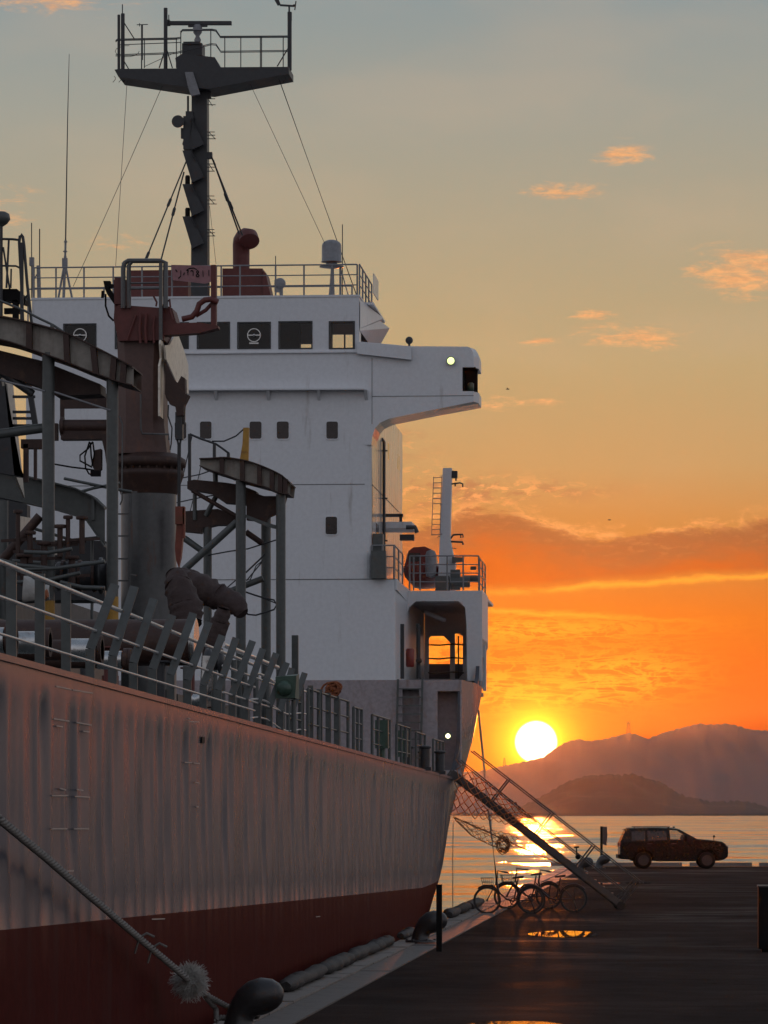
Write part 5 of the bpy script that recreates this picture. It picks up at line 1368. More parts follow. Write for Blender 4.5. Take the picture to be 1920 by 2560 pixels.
drape([(438, 1440, .6), (455, 1452, .5), (500, 1470, .3), (545, 1492, .2), (588, 1512, .1), (606, 1535, 0)], 66, [.13, .20, .25, .22, .19, .10], "cargo_hose", "thick brown covered hose sagging from the crane pedestal to the rail posts")
drape([(436, 1436, .4), (448, 1470, .2), (462, 1520, .1), (468, 1562, 0)], 64, [.14, .24, .28, .24], "cargo_hose", "short fat brown hose hanging straight down beside the crane pedestal")
drape([(446, 1432, .9), (480, 1440, .8), (525, 1470, .7), (570, 1500, .6), (598, 1508, .5), (612, 1530, .4)], 66, [.08, .11, .12, .12, .10, .06], "cargo_hose", "thin brown hose lying on top of the thick covered hose by the crane")
drape([(560, 1520, 0), (548, 1560, 0), (535, 1600, 0), (520, 1650, 0)], 62, [.10, .16, .17, .10], "cargo_hose", "rust coloured hose end hanging among the bent rail posts")

# ---- deck railing with bent posts
RX = -6.16
dr = bpy.data.objects.new("deck_railing", None); COL.objects.link(dr); dr.parent = ship; ORIG[dr.name] = ORIG[ship.name].copy()
def post(y, kind):
    z0 = zdeck(y)
    mb = MB(); w = .095
    if kind == 0: mb.bar((RX, y, z0), (RX, y, z0 + .92), w, .03, up=(0, 1, 0))
    else:
        dx = .16 + .05 * kind + random.uniform(-.04, .05); hh = random.uniform(-.08, .06)
        pts = [(RX, y, z0), (RX, y, z0 + .36), (RX + dx * .9, y + .25 + hh, z0 + 1.06 + hh)]
        for a, c in zip(pts, pts[1:]): mb.bar(a, c, w, .03, up=(0, 1, 0))
    mb.build("bent_post" if kind else "rail_post", GREY, dr)
for i in range(22):
    y = 36.05 + i * 1.6
    if y > 71: break
    post(y, 0 if i < 3 or i > 16 else 1 + (i % 3) * .3)
for f, r in ((.86, .024), (.55, .017), (.22, .014)):
    mb = MB(); mb.tube([(RX + .05, 30 + k * 1.0, zdeck(30 + k) + f) for k in range(27)], r, 8); mb.build("rail", RAILM, dr)
for f, r in ((.74, .02), (.38, .015), (.12, .013)):
    mb = MB(); mb.tube([(RX + .0, 56 + k * 1.0, zdeck(56 + k) + f + (.05 * math.sin(k))) for k in range(9)], r, 8); mb.build("rail", RAILM, dr)
for f, r in ((.98, .035), (.70, .018), (.35, .015)):
    mb = MB(); mb.tube([(RX + .0, 52.6 + k * 1.0, zdeck(52 + k) + f) for k in range(8)], r, 8); mb.build("rail", RAILM, dr)
for (y0, y1, np_) in ((61.2, 63.2, 2), (64.4, 72.0, 4), (73.2, 75.0, 2), (77.5, 82.0, 3), (84.0, 88.0, 3), (90.0, 93.0, 2), (96.0, 100.0, 3)):
    pts = [(RX, y0 + (y1 - y0) * k / np_, zdeck(y0)) for k in range(np_ + 1)]
    railing("deck_railing", pts, .85, 3, ship, GREY, r=.02, prad=.03)
# green flood lamp, small deck fittings along the edge
p = at_y(715, 1718, 58.5)
gl_ = MB().loft([[(p.x - .15, p.y - .05, p.z - .16), (p.x + .14, p.y - .05, p.z - .16), (p.x + .16, p.y - .05, p.z + .17), (p.x - .15, p.y - .05, p.z + .15)], [(p.x - .12, p.y + .15, p.z - .16), (p.x + .18, p.y + .15, p.z - .18), (p.x + .18, p.y + .15, p.z + .2), (p.x - .12, p.y + .15, p.z + .17)]]).build("deck_flood_lamp", GREEN, ship)
MB().ball(p + Vector((-.02, -.04, -.02)), .12, 12).build("lamp_dome", GREEN, gl_)
MB().cyl(p + Vector((.1, .1, -.18)), (p.x + .1, p.y + .1, zdeck(58.5)), .03, 8).build("lamp_post", GREY, gl_)
mb = MB()
for (px, py, y) in ((955, 1815, 80), (1005, 1840, 88), (1062, 1880, 95)):
    q = at_y(px, py, y); z0 = zdeck(y); mb.box(q.x - .14, q.x + .12, y, y + .2, z0 + .25, q.z + .12).cyl((q.x, y + .1, z0), (q.x, y + .1, z0 + .3), .05, 8)
mb.build("junction_box", GREEN, ship)
for (px, y) in ((1040, 91), (1078, 96)):
    q = at_y(px, 1900, y); z0 = zdeck(y); mb = MB()
    mb.box(q.x - .35, q.x + .35, y - .1, y + .3, z0, z0 + .08)
    for s in (-.2, .2): mb.cyl((q.x + s, y + .1, z0), (q.x + s, y + .1, z0 + .5), .11, 14).lathe([(.11, .5), (.14, .52), (.14, .56), (.02, .58)], (q.x + s, y + .1, z0), 14)
    mb.build("mooring_bitt", DARK, ship)
# rope bundle hanging on the bulkhead
p = at_y(833, 1722, 104)
mb = MB(); rnd = random.Random(9)
for k in range(16):
    a = rnd.uniform(0, 6.28); rr_ = rnd.uniform(.08, .25); cz = rnd.uniform(-.12, .06)
    mb.tube([p + Vector((rr_ * math.cos(t_) * 1.05 + .05 * math.cos(a), .06 * math.sin(2 * t_ + a) - .05, cz + rr_ * .75 * math.sin(t_))) for t_ in [i * .5 for i in range(14)]], .028, 6)
mb.tube([p + Vector((-.1, -.1, -.2)), p + Vector((-.12, -.1, -.4))], .03, 6)
o = mb.build("rope_coil", CLOTH); tag(o, "orange brown coil of rope hung in front of the grey bulkhead", "rope")
# rag and white sacking on the rail by the left pillar
p = at_y(92, 1475, 46)
mb = MB(); rnd = random.Random(3); L = []
for i in range(9):
    t_ = i / 8; L.append([p + Vector(((-.14 + .30 * t_) + .012 * math.sin(3 * t_ + k), .07 * math.sin(k * .78) - .08, .16 * math.cos(k * .78) * (1 - .5 * t_) - .05 * t_ + .02 * math.sin(k * 3 + i))) for k in range(8)])
mb.loft(L, True); o = mb.build("sacking", WHITE2); tag(o, "off-white sacking draped over the rail beside the left pillar", "cloth")
p = at_y(110, 1490, 45.8); mb = MB(); L = []
for i in range(6):
    t_ = i / 5; L.append([p + Vector((-.06 + .11 * t_ + .01 * math.sin(k + i), .05 * math.sin(k * .78) - .05, .05 * math.cos(k * .78) - .06 + .09 * t_)) for k in range(8)])
mb.loft(L, True); o = mb.build("orange_cloth", mat("faded_orange_cloth", (.28, .085, .03), .8)); tag(o, "small orange cloth hanging over the yellow foot of the left pillar", "cloth")
# ================================================================ ON THE QUAY
# ---- bollards: curved head leaning inland
def make_bollard(label):
    b_ = thing("bollard", label, "bollard", (0, 0, 0), "curved bollards along the quay edge")
    mb = MB().lathe([(.33, 0), (.33, .035), (.27, .06), (.24, .06)], (0, 0, 0), 20)
    for k in range(6): mb.lathe([(.03, .035), (.03, .075), (.01, .08)], (.295 * math.cos(k * 1.047), .295 * math.sin(k * 1.047), 0), 6)
    mb.build("base_plate", BLACK_W, b_)
    c = [((0, 0, .03), .225), ((0, 0, .10), .19), ((.01, 0, .19), .175), ((.05, 0, .28), .185), ((.12, 0, .36), .215), ((.21, 0, .42), .235), ((.32, 0, .455), .232), ((.42, 0, .46), .205), ((.50, 0, .455), .155), ((.55, 0, .45), .09), ((.565, 0, .448), .02)]
    MB().tube([p for p, r in c], [r for p, r in c], 20).build("curved_head", BLACK_W, b_)
    return b_
BLACK_W = mat("worn_black_iron", (0.030, 0.027, 0.027), 0.38, dirt=(0.09, 0.05, 0.035), dirt_amt=0.10, dirt_scale=7, bump=0.15, bump_scale=20)
b1 = make_bollard("large black iron bollard with the mooring rope round its foot, nearest to the camera")
pB = at_z(598, 2578, .03); b1.location = pB; b1.scale = (.9, .9, .9)
copy_thing(b1, at_z(1052, 2356, .03), (0, 0, 0), "black iron bollard directly beside the upright black post")
copy_thing(b1, at_z(1452, 2180, .03), (0, 0, 0), "distant dark bollard just behind the gangway's lower half")
copy_thing(b1, at_z(1497, 2171, .03), (0, 0, 0), "distant dark bollard at the foot of the upright sign board")
# ---- mooring rope with a frayed chafing bundle, and its two tails
def twisted(pts, r, pitch, name, par=None, seed=0, strands=3):
    P = [Vector(p) for p in pts]; mb = MB()
    L = [0.0]
    for a, c in zip(P, P[1:]): L.append(L[-1] + (c - a).length)
    n = int(L[-1] / (pitch / 10)) + 2
    def ev(s):
        for i in range(len(P) - 1):
            if s <= L[i + 1] or i == len(P) - 2: return P[i].lerp(P[i + 1], min(1, (s - L[i]) / max(1e-6, L[i + 1] - L[i])))
    cs = [ev(L[-1] * i / n) for i in range(n + 1)]
    for k in range(strands):
        q = []
        for i, c in enumerate(cs):
            d = (cs[min(i + 1, n)] - cs[max(i - 1, 0)]).normalized(); u = d.cross(Vector((0, 0, 1))).normalized(); w = u.cross(d)
            a = 2 * math.pi * (L[-1] * i / n / pitch + k / strands); q.append(c + (u * math.cos(a) + w * math.sin(a)) * r * .64)
        mb.tube(q, r * .45, 6)
    return mb.build(name, ROPE, par)
rp = thing("mooring_rope", "thick mooring rope with a frayed bundle, slanting across the hull down to the nearest bollard", "rope", pB)
kn = at_d(474, 2452, 45.0)
main = [Vector((-6.02, 26.5, 3.95)), at_d(0, 2049, 33.4), at_d(110, 2140, 35.9), at_d(220, 2236, 38.6), at_d(350, 2347, 41.9), at_d(430, 2414, 43.9), kn]
twisted(main, .037, .46, "main_line", rp)
e1 = pB + Vector((.10, -.26, .30))
twisted([kn, at_d(520, 2490, 45.7), at_d(575, 2520, 46.0), at_d(622, 2540, 46.2), pB + Vector((.22, -.06, .20)), pB + Vector((.18, .2, .16)), pB + Vector((-.1, .24, .14)), pB + Vector((-.25, .05, .15))], .034, .13, "bollard_loop", rp)
twisted([kn, at_d(505, 2482, 45.6), at_d(540, 2522, 45.9), pB + Vector((-.25, -.1, .12))], .030, .12, "bollard_loop", rp)
fz = MB(); rnd = random.Random(21)
for k in range(2600):
    a, c = rnd.uniform(0, 6.283), rnd.uniform(-1, 1); s = math.sqrt(1 - c * c)
    d = Vector((s * math.cos(a), s * math.sin(a), c)); r0, r1 = rnd.uniform(.02, .10), rnd.uniform(.13, .215)
    p0 = kn + d * r0; p1 = kn + d * (r0 * .4 + r1 * .6) + Vector((rnd.uniform(-.035, .035), rnd.uniform(-.035, .035), rnd.uniform(-.035, .035))); p2 = kn + d * r1 + Vector((rnd.uniform(-.06, .06), rnd.uniform(-.06, .06), rnd.uniform(-.07, .04)))
    fz.tube([p0, p1, p2], [.0045, .0035, .0018], 3, False)
fz.ball(kn, .135, 10)
fo = fz.build("frayed_bundle", mat("frayed_rope_fibre", (0.52, 0.50, 0.46), 0.95), rp); fo['kind'] = 'stuff'
mb = MB()
for (a, b_, D) in ((348, 2345, 41.8), (380, 2370, 42.6)):
    q = at_d(a, b_, D); mb.tube([q, q + Vector((-.03, 0, -.10)), q + Vector((-.05, .02, -.16))], .012, 5); mb.tube([q, q + Vector((.08, 0, .05)), q + Vector((.16, 0, .01))], .014, 5)
mb.build("loose_yarn", ROPE, rp)
# ---- upright post and the dark box at the right edge
a, c = at_z(1091, 2376, .02), at_z(1105, 2376, .02); zt_ = CH - (2211 - HY) / F * 73
ps = MB().box(a.x, c.x, a.y - .05, a.y + .06, .0, zt_).box(a.x - .004, c.x + .004, a.y - .054, a.y + .064, zt_, zt_ + .012).build("square_post", BLACK)
tag(ps, "upright square black post standing on the quay edge beside the second bollard", "post")
bxa = at_z(1896, 2381, 0); z_t = CH - (2218 - HY) / F * 71.8
cab = thing("steel_cabinet", "dark steel cabinet with a pale lid at the right edge of the picture", "cabinet", (bxa.x + .5, bxa.y, 0))
MB().box(bxa.x, bxa.x + 1.0, bxa.y, bxa.y + .7, .06, z_t).box(bxa.x + .06, bxa.x + .94, bxa.y + .05, bxa.y + .65, 0, .06).build("cabinet_body", BLACK, cab)
MB().box(bxa.x - .015, bxa.x + 1.015, bxa.y - .02, bxa.y + .72, z_t + .001, z_t + .03).build("cabinet_lid", ALU, cab)
MB().box(bxa.x + .04, bxa.x + .96, bxa.y - .012, bxa.y - .001, .12, z_t - .06).build("cabinet_door", BLACK, cab)
# ---- sign board by the car
q = at_z(1504, 2168, 0); s = q.y / F
sg = thing("sign_board", "tall narrow board on a post standing left of the parked car", "sign", q)
MB().box(q.x - .06, q.x + .05, q.y - .04, q.y + .04, 0, CH - (2066 - HY) * s).build("sign_post", BLACK, sg)
MB().loft([[(q.x + .055, q.y - .03, CH - (2066 - HY) * s), (q.x + .24, q.y - .03, CH - (2067 - HY) * s), (q.x + .26, q.y - .03, CH - (2090 - HY) * s), (q.x + .22, q.y - .03, CH - (2114 - HY) * s), (q.x + .055, q.y - .03, CH - (2110 - HY) * s)],
           [(q.x + .055, q.y + .03, CH - (2066 - HY) * s), (q.x + .24, q.y + .03, CH - (2067 - HY) * s), (q.x + .26, q.y + .03, CH - (2090 - HY) * s), (q.x + .22, q.y + .03, CH - (2114 - HY) * s), (q.x + .055, q.y + .03, CH - (2110 - HY) * s)]]).build("sign_panel", mat("sign_back", (.07, .05, .05), .5), sg)
# ---- the parked car (built along +X from its rear, then set on the quay)
car = thing("parked_car", "black station wagon off-roader parked side-on at the end of the quay", "car", (0, 0, 0))
W = .90
prof = [(.03, .42), (.0, .62), (.0, 1.0), (.05, 1.20), (3.30, 1.30), (3.42, 1.30), (4.15, 1.235), (4.48, 1.18), (4.62, 1.08), (4.70, .95), (4.74, .72), (4.72, .52), (4.60, .42), (4.42, .36),
        (4.20, .36), (4.21, .50), (4.14, .66), (4.00, .76), (3.82, .79), (3.62, .76), (3.48, .66), (3.41, .50), (3.41, .36), (3.2, .32), (1.6, .32), (1.42, .36), (1.43, .50), (1.36, .66), (1.22, .76), (1.03, .79), (.84, .76), (.70, .66), (.63, .50), (.63, .38)]
mb = MB()
def sideprism(poly, y0, y1, in0=1.0):
    n = len(poly); mb.add([(x, y0, z) for x, z in poly] + [(x, y1, z) for x, z in poly], [tuple(range(n)), tuple(range(2 * n - 1, n - 1, -1))] + [(i, i + n, (i + 1) % n + n, (i + 1) % n) for i in range(n)])
sideprism(prof, -W, W)
mb.box(.5, 4.4, -.66, .66, .34, .8)
bd = mb.build("body", CARP, car)
bv = bd.modifiers.new("soft", 'BEVEL'); bv.width = .045; bv.segments = 3; bv.limit_method = 'ANGLE'; bv.angle_limit = math.radians(40)
mb = MB(); Wt = .74
def panel(poly, sy):
    """greenhouse side panel leaning inward"""
    def yy(z): return sy * (W - .02 - (W - Wt) * max(0, (z - 1.18)) / .62)
    o = [(x, yy(z), z) for x, z in poly]; i_ = [(x, yy(z) - sy * .06, z) for x, z in poly]
    mb.loft([o, i_])
for sy in (-1, 1):
    panel([(.06, 1.17), (.26, 1.68), (.34, 1.76), (.50, 1.765), (.50, 1.17)], sy)
    panel([(.50, 1.66), (.50, 1.765), (2.30, 1.765), (2.46, 1.745), (2.53, 1.69), (2.18, 1.69), (2.12, 1.66)], sy)
    panel([(.50, 1.17), (.50, 1.22), (2.22, 1.26), (2.22, 1.18)], sy)
    panel([(1.12, 1.22), (1.10, 1.66), (1.2, 1.66), (1.22, 1.22)], sy)
    panel([(2.06, 1.22), (2.03, 1.68), (2.17, 1.69), (2.21, 1.24)], sy)
    panel([(2.2, 1.20), (2.21, 1.275), (2.80, 1.285), (2.93, 1.30), (3.4, 1.285), (3.4, 1.2)], sy)
    panel([(2.46, 1.745), (2.62, 1.71), (3.42, 1.275), (3.22, 1.275), (2.86, 1.50), (2.53, 1.69)], sy)
    panel([(2.74, 1.28), (2.80, 1.45), (2.86, 1.50), (3.22, 1.275)], sy)
# roof and rear
mb.loft([[(x, -Wt - .02 + .0, z), (x, -Wt * .6, z + .03), (x, 0, z + .045), (x, Wt * .6, z + .03), (x, Wt + .02, z), (x, Wt - .03, z - .05), (x, -Wt + .03, z - .05)] for x, z in ((.33, 1.755), (.5, 1.77), (1.4, 1.785), (2.3, 1.77), (2.5, 1.735), (2.64, 1.70))])
mb.loft([[(.02, -.86, 1.17), (.02, .86, 1.17), (.10, .86, 1.17), (.10, -.86, 1.17)], [(.25, -.76, 1.68), (.25, .76, 1.68), (.32, .76, 1.68), (.32, -.76, 1.68)], [(.34, -.73, 1.77), (.34, .73, 1.77), (.42, .73, 1.77), (.42, -.73, 1.77)]])
mb.loft([[(.18, -.66, 1.72), (.18, .66, 1.72), (.20, .66, 1.69), (.20, -.66, 1.69)], [(.42, -.70, 1.79), (.42, .70, 1.79), (.44, .70, 1.76), (.44, -.70, 1.76)]])
gh = mb.build("cabin_shell", CARP, car)
mb = MB()
for sy in (-1, 1):
    mb.add([(x, sy * (W - .05 - (W - Wt) * max(0, z - 1.18) / .62), z) for x, z in ((.52, 1.21), (.52, 1.67), (1.12, 1.67), (1.14, 1.22))], [(0, 1, 2, 3)])
    mb.add([(x, sy * (W - .05 - (W - Wt) * max(0, z - 1.18) / .62), z) for x, z in ((1.19, 1.22), (1.17, 1.67), (2.06, 1.68), (2.08, 1.24))], [(0, 1, 2, 3)])
mb.build("tinted_window", GLASS, car, fix=False)
mb = MB(); mb.add([(2.66, -.70, 1.69), (2.66, .70, 1.69), (3.36, .82, 1.29), (3.36, -.82, 1.29)], [(0, 1, 2, 3)])
for sy in (-1, 1): mb.add([(x, sy * (W - .05 - (W - Wt) * max(0, z - 1.18) / .62), z) for x, z in ((2.2, 1.27), (2.17, 1.695), (2.53, 1.69), (2.85, 1.50), (2.75, 1.28))], [(0, 1, 2, 3, 4)])
mb.build("clear_window", PANE, car, fix=False)
MB().box(.3, 2.05, -.8, .8, .9, 1.2).box(.15, .5, -.6, .6, 1.2, 1.5).box(1.3, 1.42, -.65, .65, 1.2, 1.6).build("rear_seat", BLACK, car)
for y_ in (-.38, .38): MB().box(1.86, 2.02, y_ - .25, y_ + .25, .9, 1.45).box(1.88, 1.98, y_ - .12, y_ + .12, 1.45, 1.62).build("front_seat", BLACK, car)
wh = MB().lathe([(.20, -.10), (.34, -.11), (.365, -.07), (.365, .07), (.34, .11), (.20, .10)], (0, 0, 0), 28, 'y').mesh("tyre", [BLACK])
rim = MB().lathe([(.235, -.112), (.215, -.118), (.20, -.06)], (0, 0, 0), 24, 'y')
for k in range(10):
    a = k * math.pi / 5; rim.bar((.03 * math.cos(a), -.105, .03 * math.sin(a)), (.215 * math.cos(a), -.113, .215 * math.sin(a)), .032, .02, up=(0, 1, 0))
rim.lathe([(.05, -.12), (.05, -.1)], (0, 0, 0), 12, 'y'); rim.cyl((0, -.04, 0), (0, .04, 0), .205, 20); rim = rim.mesh("wheel_rim", [CHROME])
for x in (1.03, 3.81):
    for sy, rz in ((-.80, 0), (.80, math.pi)):
        t_ = inst("tyre", wh, car, (x, sy, .365), (0, 0, rz)); inst("wheel_rim", rim, t_, (x, sy, .365))
        bpy.data.objects[t_.name].children[0].location = (0, 0, 0)
MB().box(.60, 2.2, -.66, -.62, 1.81, 1.845).box(.60, 2.2, .62, .66, 1.81, 1.845).box(.62, .66, -.66, -.62, 1.76, 1.81).box(2.1, 2.16, -.66, -.62, 1.74, 1.81).box(.62, .66, .62, .66, 1.76, 1.81).box(2.1, 2.16, .62, .66, 1.74, 1.81).build("roof_rail", BLACK, car)
MB().box(2.36, 2.46, -.05, .05, 1.79, 1.84).build("roof_aerial", BLACK, car)
for sy in (-1, 1): MB().loft([[(2.82, sy * .87, 1.27), (2.95, sy * .87, 1.27), (2.95, sy * 1.06, 1.29), (2.82, sy * 1.06, 1.29)], [(2.80, sy * .90, 1.42), (2.92, sy * .90, 1.42), (2.90, sy * 1.07, 1.43), (2.80, sy * 1.07, 1.43)]]).build("wing_mirror", CARP, car)
MB().cyl((4.22, .55, 1.22), (4.22, .55, 1.36), .015, 6).ball((4.23, .55, 1.40), .055, 8).build("fender_mirror", BLACK, car)
for sy in (-1, 1):
    MB().loft([[(4.36, sy * .905, 1.10), (4.60, sy * .84, 1.04), (4.60, sy * .84, .96), (4.36, sy * .908, 1.00)], [(4.36, sy * .88, 1.10), (4.60, sy * .7, 1.04), (4.60, sy * .7, .96), (4.36, sy * .88, 1.00)]]).build("headlight", MATS["aluminium"], car)
    MB().box(-.012, .03, sy * .7, sy * .88, .95, 1.15).build("tail_light", LIFE, car)
    for x in (1.20, 2.25): MB().box(x, x + .22, sy * .905, sy * .925, 1.08, 1.105).build("door_handle", CHROME, car)
    MB().box(1.55, 3.3, sy * .9, sy * .97, .33, .38).build("side_step", BLACK, car)
MB().box(-.08, .06, -.8, .8, .45, .62).build("rear_bumper", BLACK, car)
MB().box(4.66, 4.76, -.6, .6, .70, .98).build("grille", CHROME, car)
q = at_z(1547, 2171, .0)
car.location = q; car.rotation_euler = (0, 0, TH)
# ---- bicycles
def make_bicycle(label, basket=True):
    bk = thing("bicycle", label, "bicycle", (0, 0, 0), "bicycles parked by the gangway")
    R = .33
    def wheel(x):
        m_ = MB().disc((x, 0, R), R - .022, R + .012, (0, 1, 0), .036, 32).build("tyre", RUBBER, bk)
        mb = MB().disc((x, 0, R), R - .045, R - .02, (0, 1, 0), .022, 32)
        for k in range(18):
            a = k * math.pi / 9; mb.bar((x, 0.01 * (-1) ** k, R), (x + (R - .03) * math.cos(a), 0, R + (R - .03) * math.sin(a)), .004)
        mb.cyl((x, -.05, R), (x, .05, R), .025, 10); mb.build("rim_and_spokes", ALU, bk)
        MB().tube([(x + (R + .035) * math.cos(t_), 0, R + (R + .035) * math.sin(t_)) for t_ in [(.25 + .2 * i) for i in range(12)]] if x < .5 else [(x + (R + .035) * math.cos(t_), 0, R + (R + .035) * math.sin(t_)) for t_ in [(.9 + .2 * i) for i in range(10)]], .022, 6).build("mudguard", BIKE, bk)
    wheel(0); wheel(1.10)
    fr_ = MB()
    fr_.tube([(0, .04, R), (.44, .03, .32)], .012, 6).tube([(0, -.04, R), (.44, -.03, .32)], .012, 6).tube([(.44, 0, .30), (.33, 0, .86)], .018, 8).tube([(.44, 0, .30), (.62, 0, .36), (.80, 0, .52), (.88, 0, .78)], .022, 8)
    fr_.tube([(0, .05, R), (.36, .02, .70)], .010, 6).tube([(0, -.05, R), (.36, -.02, .70)], .010, 6).tube([(.88, 0, .74), (.85, 0, .92)], .022, 8)
    fr_.tube([(.88, 0, .74), (.95, .05, .62), (1.10, .05, R)], .013, 6).tube([(.88, 0, .74), (.95, -.05, .62), (1.10, -.05, R)], .013, 6)
    fr_.build("frame", BIKE, bk)
    MB().tube([(.85, 0, .92), (.84, 0, 1.02), (.84, .12, 1.06), (.74, .26, 1.04), (.62, .28, 1.02)], .012, 6).tube([(.84, 0, 1.02), (.84, -.12, 1.06), (.74, -.26, 1.04), (.62, -.28, 1.02)], .012, 6).cyl((.68, .275, 1.03), (.57, .285, 1.01), .019, 8).cyl((.68, -.275, 1.03), (.57, -.285, 1.01), .019, 8).build("handlebar", ALU, bk)
    MB().loft([[(.20, -.11, .88), (.20, .11, .88), (.20, .09, .94), (.20, -.09, .94)], [(.34, -.07, .87), (.34, .07, .87), (.34, .05, .92), (.34, -.05, .92)], [(.47, -.02, .86), (.47, .02, .86), (.47, .02, .90), (.47, -.02, .90)]]).build("saddle", RUBBER, bk)
    if basket:
        mb = MB()
        for z, s_ in ((.70, .85), (.78, .92), (.88, 1.0)):
            x0, x1, w_ = .95, .95 + .30 * s_, .18 * s_
            mb.tube([(x0, -w_, z), (x1, -w_, z), (x1, w_, z), (x0, w_, z), (x0, -w_, z)], .008, 5)
        for i in range(7):
            x = .95 + .05 * i
            for sy in (-1, 1): mb.bar((.95 + .042 * i, sy * .153, .70), (x, sy * .18, .88), .005)
        for i in range(6):
            y = -.16 + .064 * i; mb.bar((1.205, y * .85, .70), (1.25, y, .88), .005).bar((.95, y * .85, .70), (1.205, y * .85, .70), .005)
        mb.build("basket", ALU, bk)
        MB().lathe([(.02, 0), (.04, .01), (.045, .05), (.01, .06)], (.98, 0, .66), 10).build("front_lamp", ALU, bk)
    MB().tube([(-.10, .05, .72), (.30, .06, .72)], .008, 5).tube([(-.10, -.05, .72), (.30, -.06, .72)], .008, 5).bar((-.10, .05, .72), (-.10, -.05, .72), .012).bar((.08, .05, .72), (.08, -.05, .72), .012).tube([(-.06, .05, .72), (0, .05, R)], .008, 5).tube([(-.06, -.05, .72), (0, -.05, R)], .008, 5).build("carrier", BIKE, bk)
    mb = MB().disc((.44, -.05, .30), .07, .095, (0, 1, 0), .006, 20).bar((.44, -.06, .30), (.53, -.07, .18), .016).bar((.44, .06, .30), (.35, .07, .42), .016).box(.50, .58, -.16, -.07, .165, .19).box(.31, .39, .07, .16, .41, .435)
    mb.bar((0, -.05, R + .04), (.44, -.05, .39), .010).bar((0, -.05, R - .04), (.44, -.05, .21), .010).disc((0, -.05, R), .02, .045, (0, 1, 0), .008, 12); mb.build("crankset", BIKE, bk)
    MB().tube([(0, .09, .28), (-.10, .12, .008), (-.10, -.12, .008), (0, -.09, .28)], .012, 6).build("kickstand", ALU, bk)
    return bk
bA = make_bicycle("city bicycle with a wire front basket, its front wheel against bright water")
q = at_z(1329, 2284, .0); bA.location = q; bA.rotation_euler = (0, 0, TH + math.pi)
bB = make_bicycle("bicycle without a basket under the gangway, nearer the car side", False)
q = at_z(1434, 2280, .0); bB.location = q; bB.rotation_euler = (0, 0, TH + math.pi - .05)
bC = make_bicycle("bicycle standing between the other two, half hidden behind them", True)
q = at_z(1372, 2272, .0); bC.location = q; bC.rotation_euler = (0, 0, TH + math.pi + .12)
# ---- gangway
gw = thing("gangway", "steel gangway sloping from the ship's deck down to the quay above the bicycles", "gangway", at_z(1553, 2270, 0))
A_, B_ = at_d(1128, 1930, 101.6), at_z(1553, 2262, .14)
wv = Vector((-.10, .62, 0)); dd = (B_ - A_).normalized(); up_ = Vector((-dd.z * (1 if dd.x > 0 else -1), 0, abs(dd.x))).normalized()
for o_ in (Vector((0, 0, 0)), wv): MB().bar(A_ + o_, B_ + o_, .05, .165).build("stringer", GANG, gw)
tread = MB().box(-.11, .11, 0, .60, -.015, .015).mesh("tread", [GANG])
nT = 20
for k in range(nT): inst("tread", tread, gw, A_.lerp(B_, (k + .5) / nT) + Vector((0, .02, .03)))
def gp(f): return A_.lerp(B_, f)
fs_ = (.235, .49, .735, .985)
rail_h = .78
for o_ in (Vector((0, 0, 0)), wv):
    for f in fs_: MB().cyl(gp(f) + o_, gp(f) + o_ + up_ * rail_h, .02, 8).build("stanchion", GANG, gw)
    MB().tube([gp(0.02) + o_ + up_ * rail_h * .99, gp(.49) + o_ + up_ * rail_h, gp(1.02) + o_ + up_ * rail_h], .016, 8).build("handrail", GANG, gw)
    MB().tube([gp(0.0) + o_ + up_ * rail_h * .5, gp(.5) + o_ + up_ * rail_h * .46, gp(1.0) + o_ + up_ * rail_h * .45], .016, 6).build("mid_rail", GANG, gw)
mb = MB().cyl(B_ + Vector((-.0, -.08, -.03)), B_ + wv + Vector((0, .08, -.03)), .022, 8)
for o_ in (Vector((0, -.06, 0)), wv + Vector((0, .06, 0))): mb.cyl(B_ + o_ + Vector((0, -.03, -.02)), B_ + o_ + Vector((0, .03, -.02)), .11, 18)
mb.build("landing_roller", RUBBER, gw)
mb = MB()
for o_ in (Vector((.05, 0, 0)), wv + Vector((.05, 0, 0))):
    t_ = gp(1.0) + o_ + up_ * rail_h; mb.cyl(t_, B_ + o_ + Vector((.02, 0, .05)), .012, 6).cyl(t_ + Vector((.05, 0, 0)), B_ + o_ + Vector((-.12, 0, .18)), .012, 6)
mb.build("end_frame", GANG, gw)
q = at_d(1443, 2148, 101.8)
MB().bar(q, q + Vector((-.02, 0, .30)), .03).bar(q + Vector((-.08, 0, .30)), q + Vector((.05, 0, .31)), .04).ball(q + Vector((.02, 0, .06)), .07, 8).build("gangway_lamp", BLACK, gw)
# ---- safety net
def net(corners, nu, nv, sag, r, seed, bunch=0.0):
    p00, p10, p11, p01 = corners; rnd = random.Random(seed); G_ = {}
    for i in range(nu + 1):
        for j in range(nv + 1):
            u, v = i / nu, j / nv
            p = p00.lerp(p10, u).lerp(p01.lerp(p11, u), v)
            p = p + Vector((rnd.uniform(-.025, .025), rnd.uniform(-.12, .12), rnd.uniform(-.03, .03) - sag * math.sin(math.pi * u) * v))
            G_[i, j] = p
    mb = MB()
    for i in range(nu):
        for j in range(nv):
            if (i + j) % 2 == 0: a = (G_[i, j], G_[i + 1, j + 1])
            else: a = (G_[i + 1, j], G_[i, j + 1])
            m_ = a[0].lerp(a[1], .5) + Vector((0, 0, -.012)); mb.tube([a[0], m_, a[1]], r, 4, False)
    return mb
n1_ = net((at_d(1142, 1898, 101.5), at_d(1345, 2050, 101.6), at_d(1340, 2060, 101.6), at_d(1130, 2030, 101.3)), 22, 10, .10, .012, 4)
nto = n1_.build("safety_net", NET); tag(nto, "orange cord safety net stretched above the gangway beside the hull", "net")
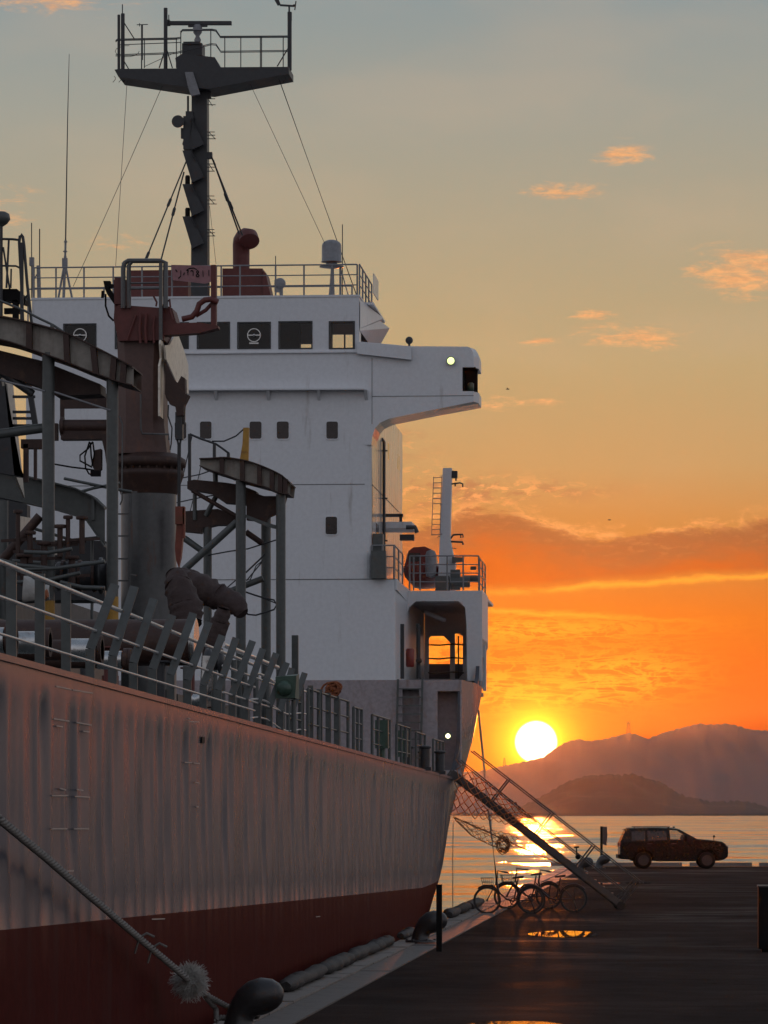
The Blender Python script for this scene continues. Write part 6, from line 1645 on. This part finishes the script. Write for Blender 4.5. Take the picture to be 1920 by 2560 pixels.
n2_ = net((at_d(1132, 2042, 100.9), at_d(1300, 2092, 101.3), at_d(1285, 2118, 101.3), at_d(1140, 2052, 100.8)), 22, 8, .22, .008, 6)
rnd = random.Random(8); c_ = at_d(1258, 2112, 101.2)
for k in range(16):
    a = rnd.uniform(0, 6.28); rr_ = rnd.uniform(.10, .24)
    n2_.tube([c_ + Vector((rr_ * math.cos(t_ + a) * .8 + rnd.uniform(-.03, .03), .1 * math.sin(t_), rr_ * math.sin(t_ + a) + rnd.uniform(-.03, .03))) for t_ in [i * .55 for i in range(9)]], .011, 4, False)
n2_.tube([at_d(1132, 2042, 100.9), at_d(1210, 2076, 101.1), at_d(1330, 2130, 101.5), at_d(1402, 2160, 101.8)], .016, 6)
n2_.tube([at_d(1138, 2050, 100.8), at_d(1180, 2090, 100.9), at_d(1225, 2112, 101.1), at_d(1262, 2126, 101.2)], .012, 5)
o = n2_.build("safety_net", NET); tag(o, "dark slack net bunched under the gangway over the water", "net")
# ---- ropes
o = MB().tube([at_d(1196, 1776, 115.0), at_d(1212, 1935, 108), at_d(1226, 2060, 103.5), at_d(1243, 2215, 100.5), at_z(1248, 2262, .02)], .030, 8).build("stern_rope", ROPE)
tag(o, "steep stern rope running from the poop down to the quay behind the basket bicycle", "rope")
o = MB().tube([at_d(1133, 2052, 98), at_d(1132, 2150, 97.2), at_d(1132, 2290, 97)], .012, 6).build("hanging_line", ROPE); tag(o, "thin line hanging straight down beside the stern into the water", "rope")
# ---- birds
def bird(px, py, D, tilt, label):
    p = at_d(px, py, D); mb = MB(); s_ = .36
    mb.tube([p + Vector((-.22, 0, 0)), p + Vector((-.08, 0, .02)), p + Vector((.12, 0, .01)), p + Vector((.24, 0, .02))], [.02, .06, .06, .02], 8)
    mb.add([p + Vector((-.05, -.02, .03)), p + Vector((.10, -.02, .03)), p + Vector((.0, -.35, .10 + tilt)), p + Vector((-.10, -.75, .04 + tilt)), p + Vector((-.08, -.35, .09 + tilt))], [(0, 1, 2, 4), (4, 2, 3)])
    mb.add([p + Vector((-.05, .02, .03)), p + Vector((.10, .02, .03)), p + Vector((.0, .35, .10 + tilt)), p + Vector((-.10, .75, .04 + tilt)), p + Vector((-.08, .35, .09 + tilt))], [(0, 1, 2, 4), (4, 2, 3)])
    mb.add([p + Vector((-.2, 0, .01)), p + Vector((-.36, -.06, 0)), p + Vector((-.36, .06, 0))], [(0, 1, 2)])
    o = mb.build("bird", DARK); tag(o, label, "bird", "birds gliding over the bay")
bird(1269, 973, 480, .05, "small dark bird gliding right of the bridge wing in clear sky")
bird(1523, 1300, 500, -.02, "small dark bird gliding just above the orange cloud bank")
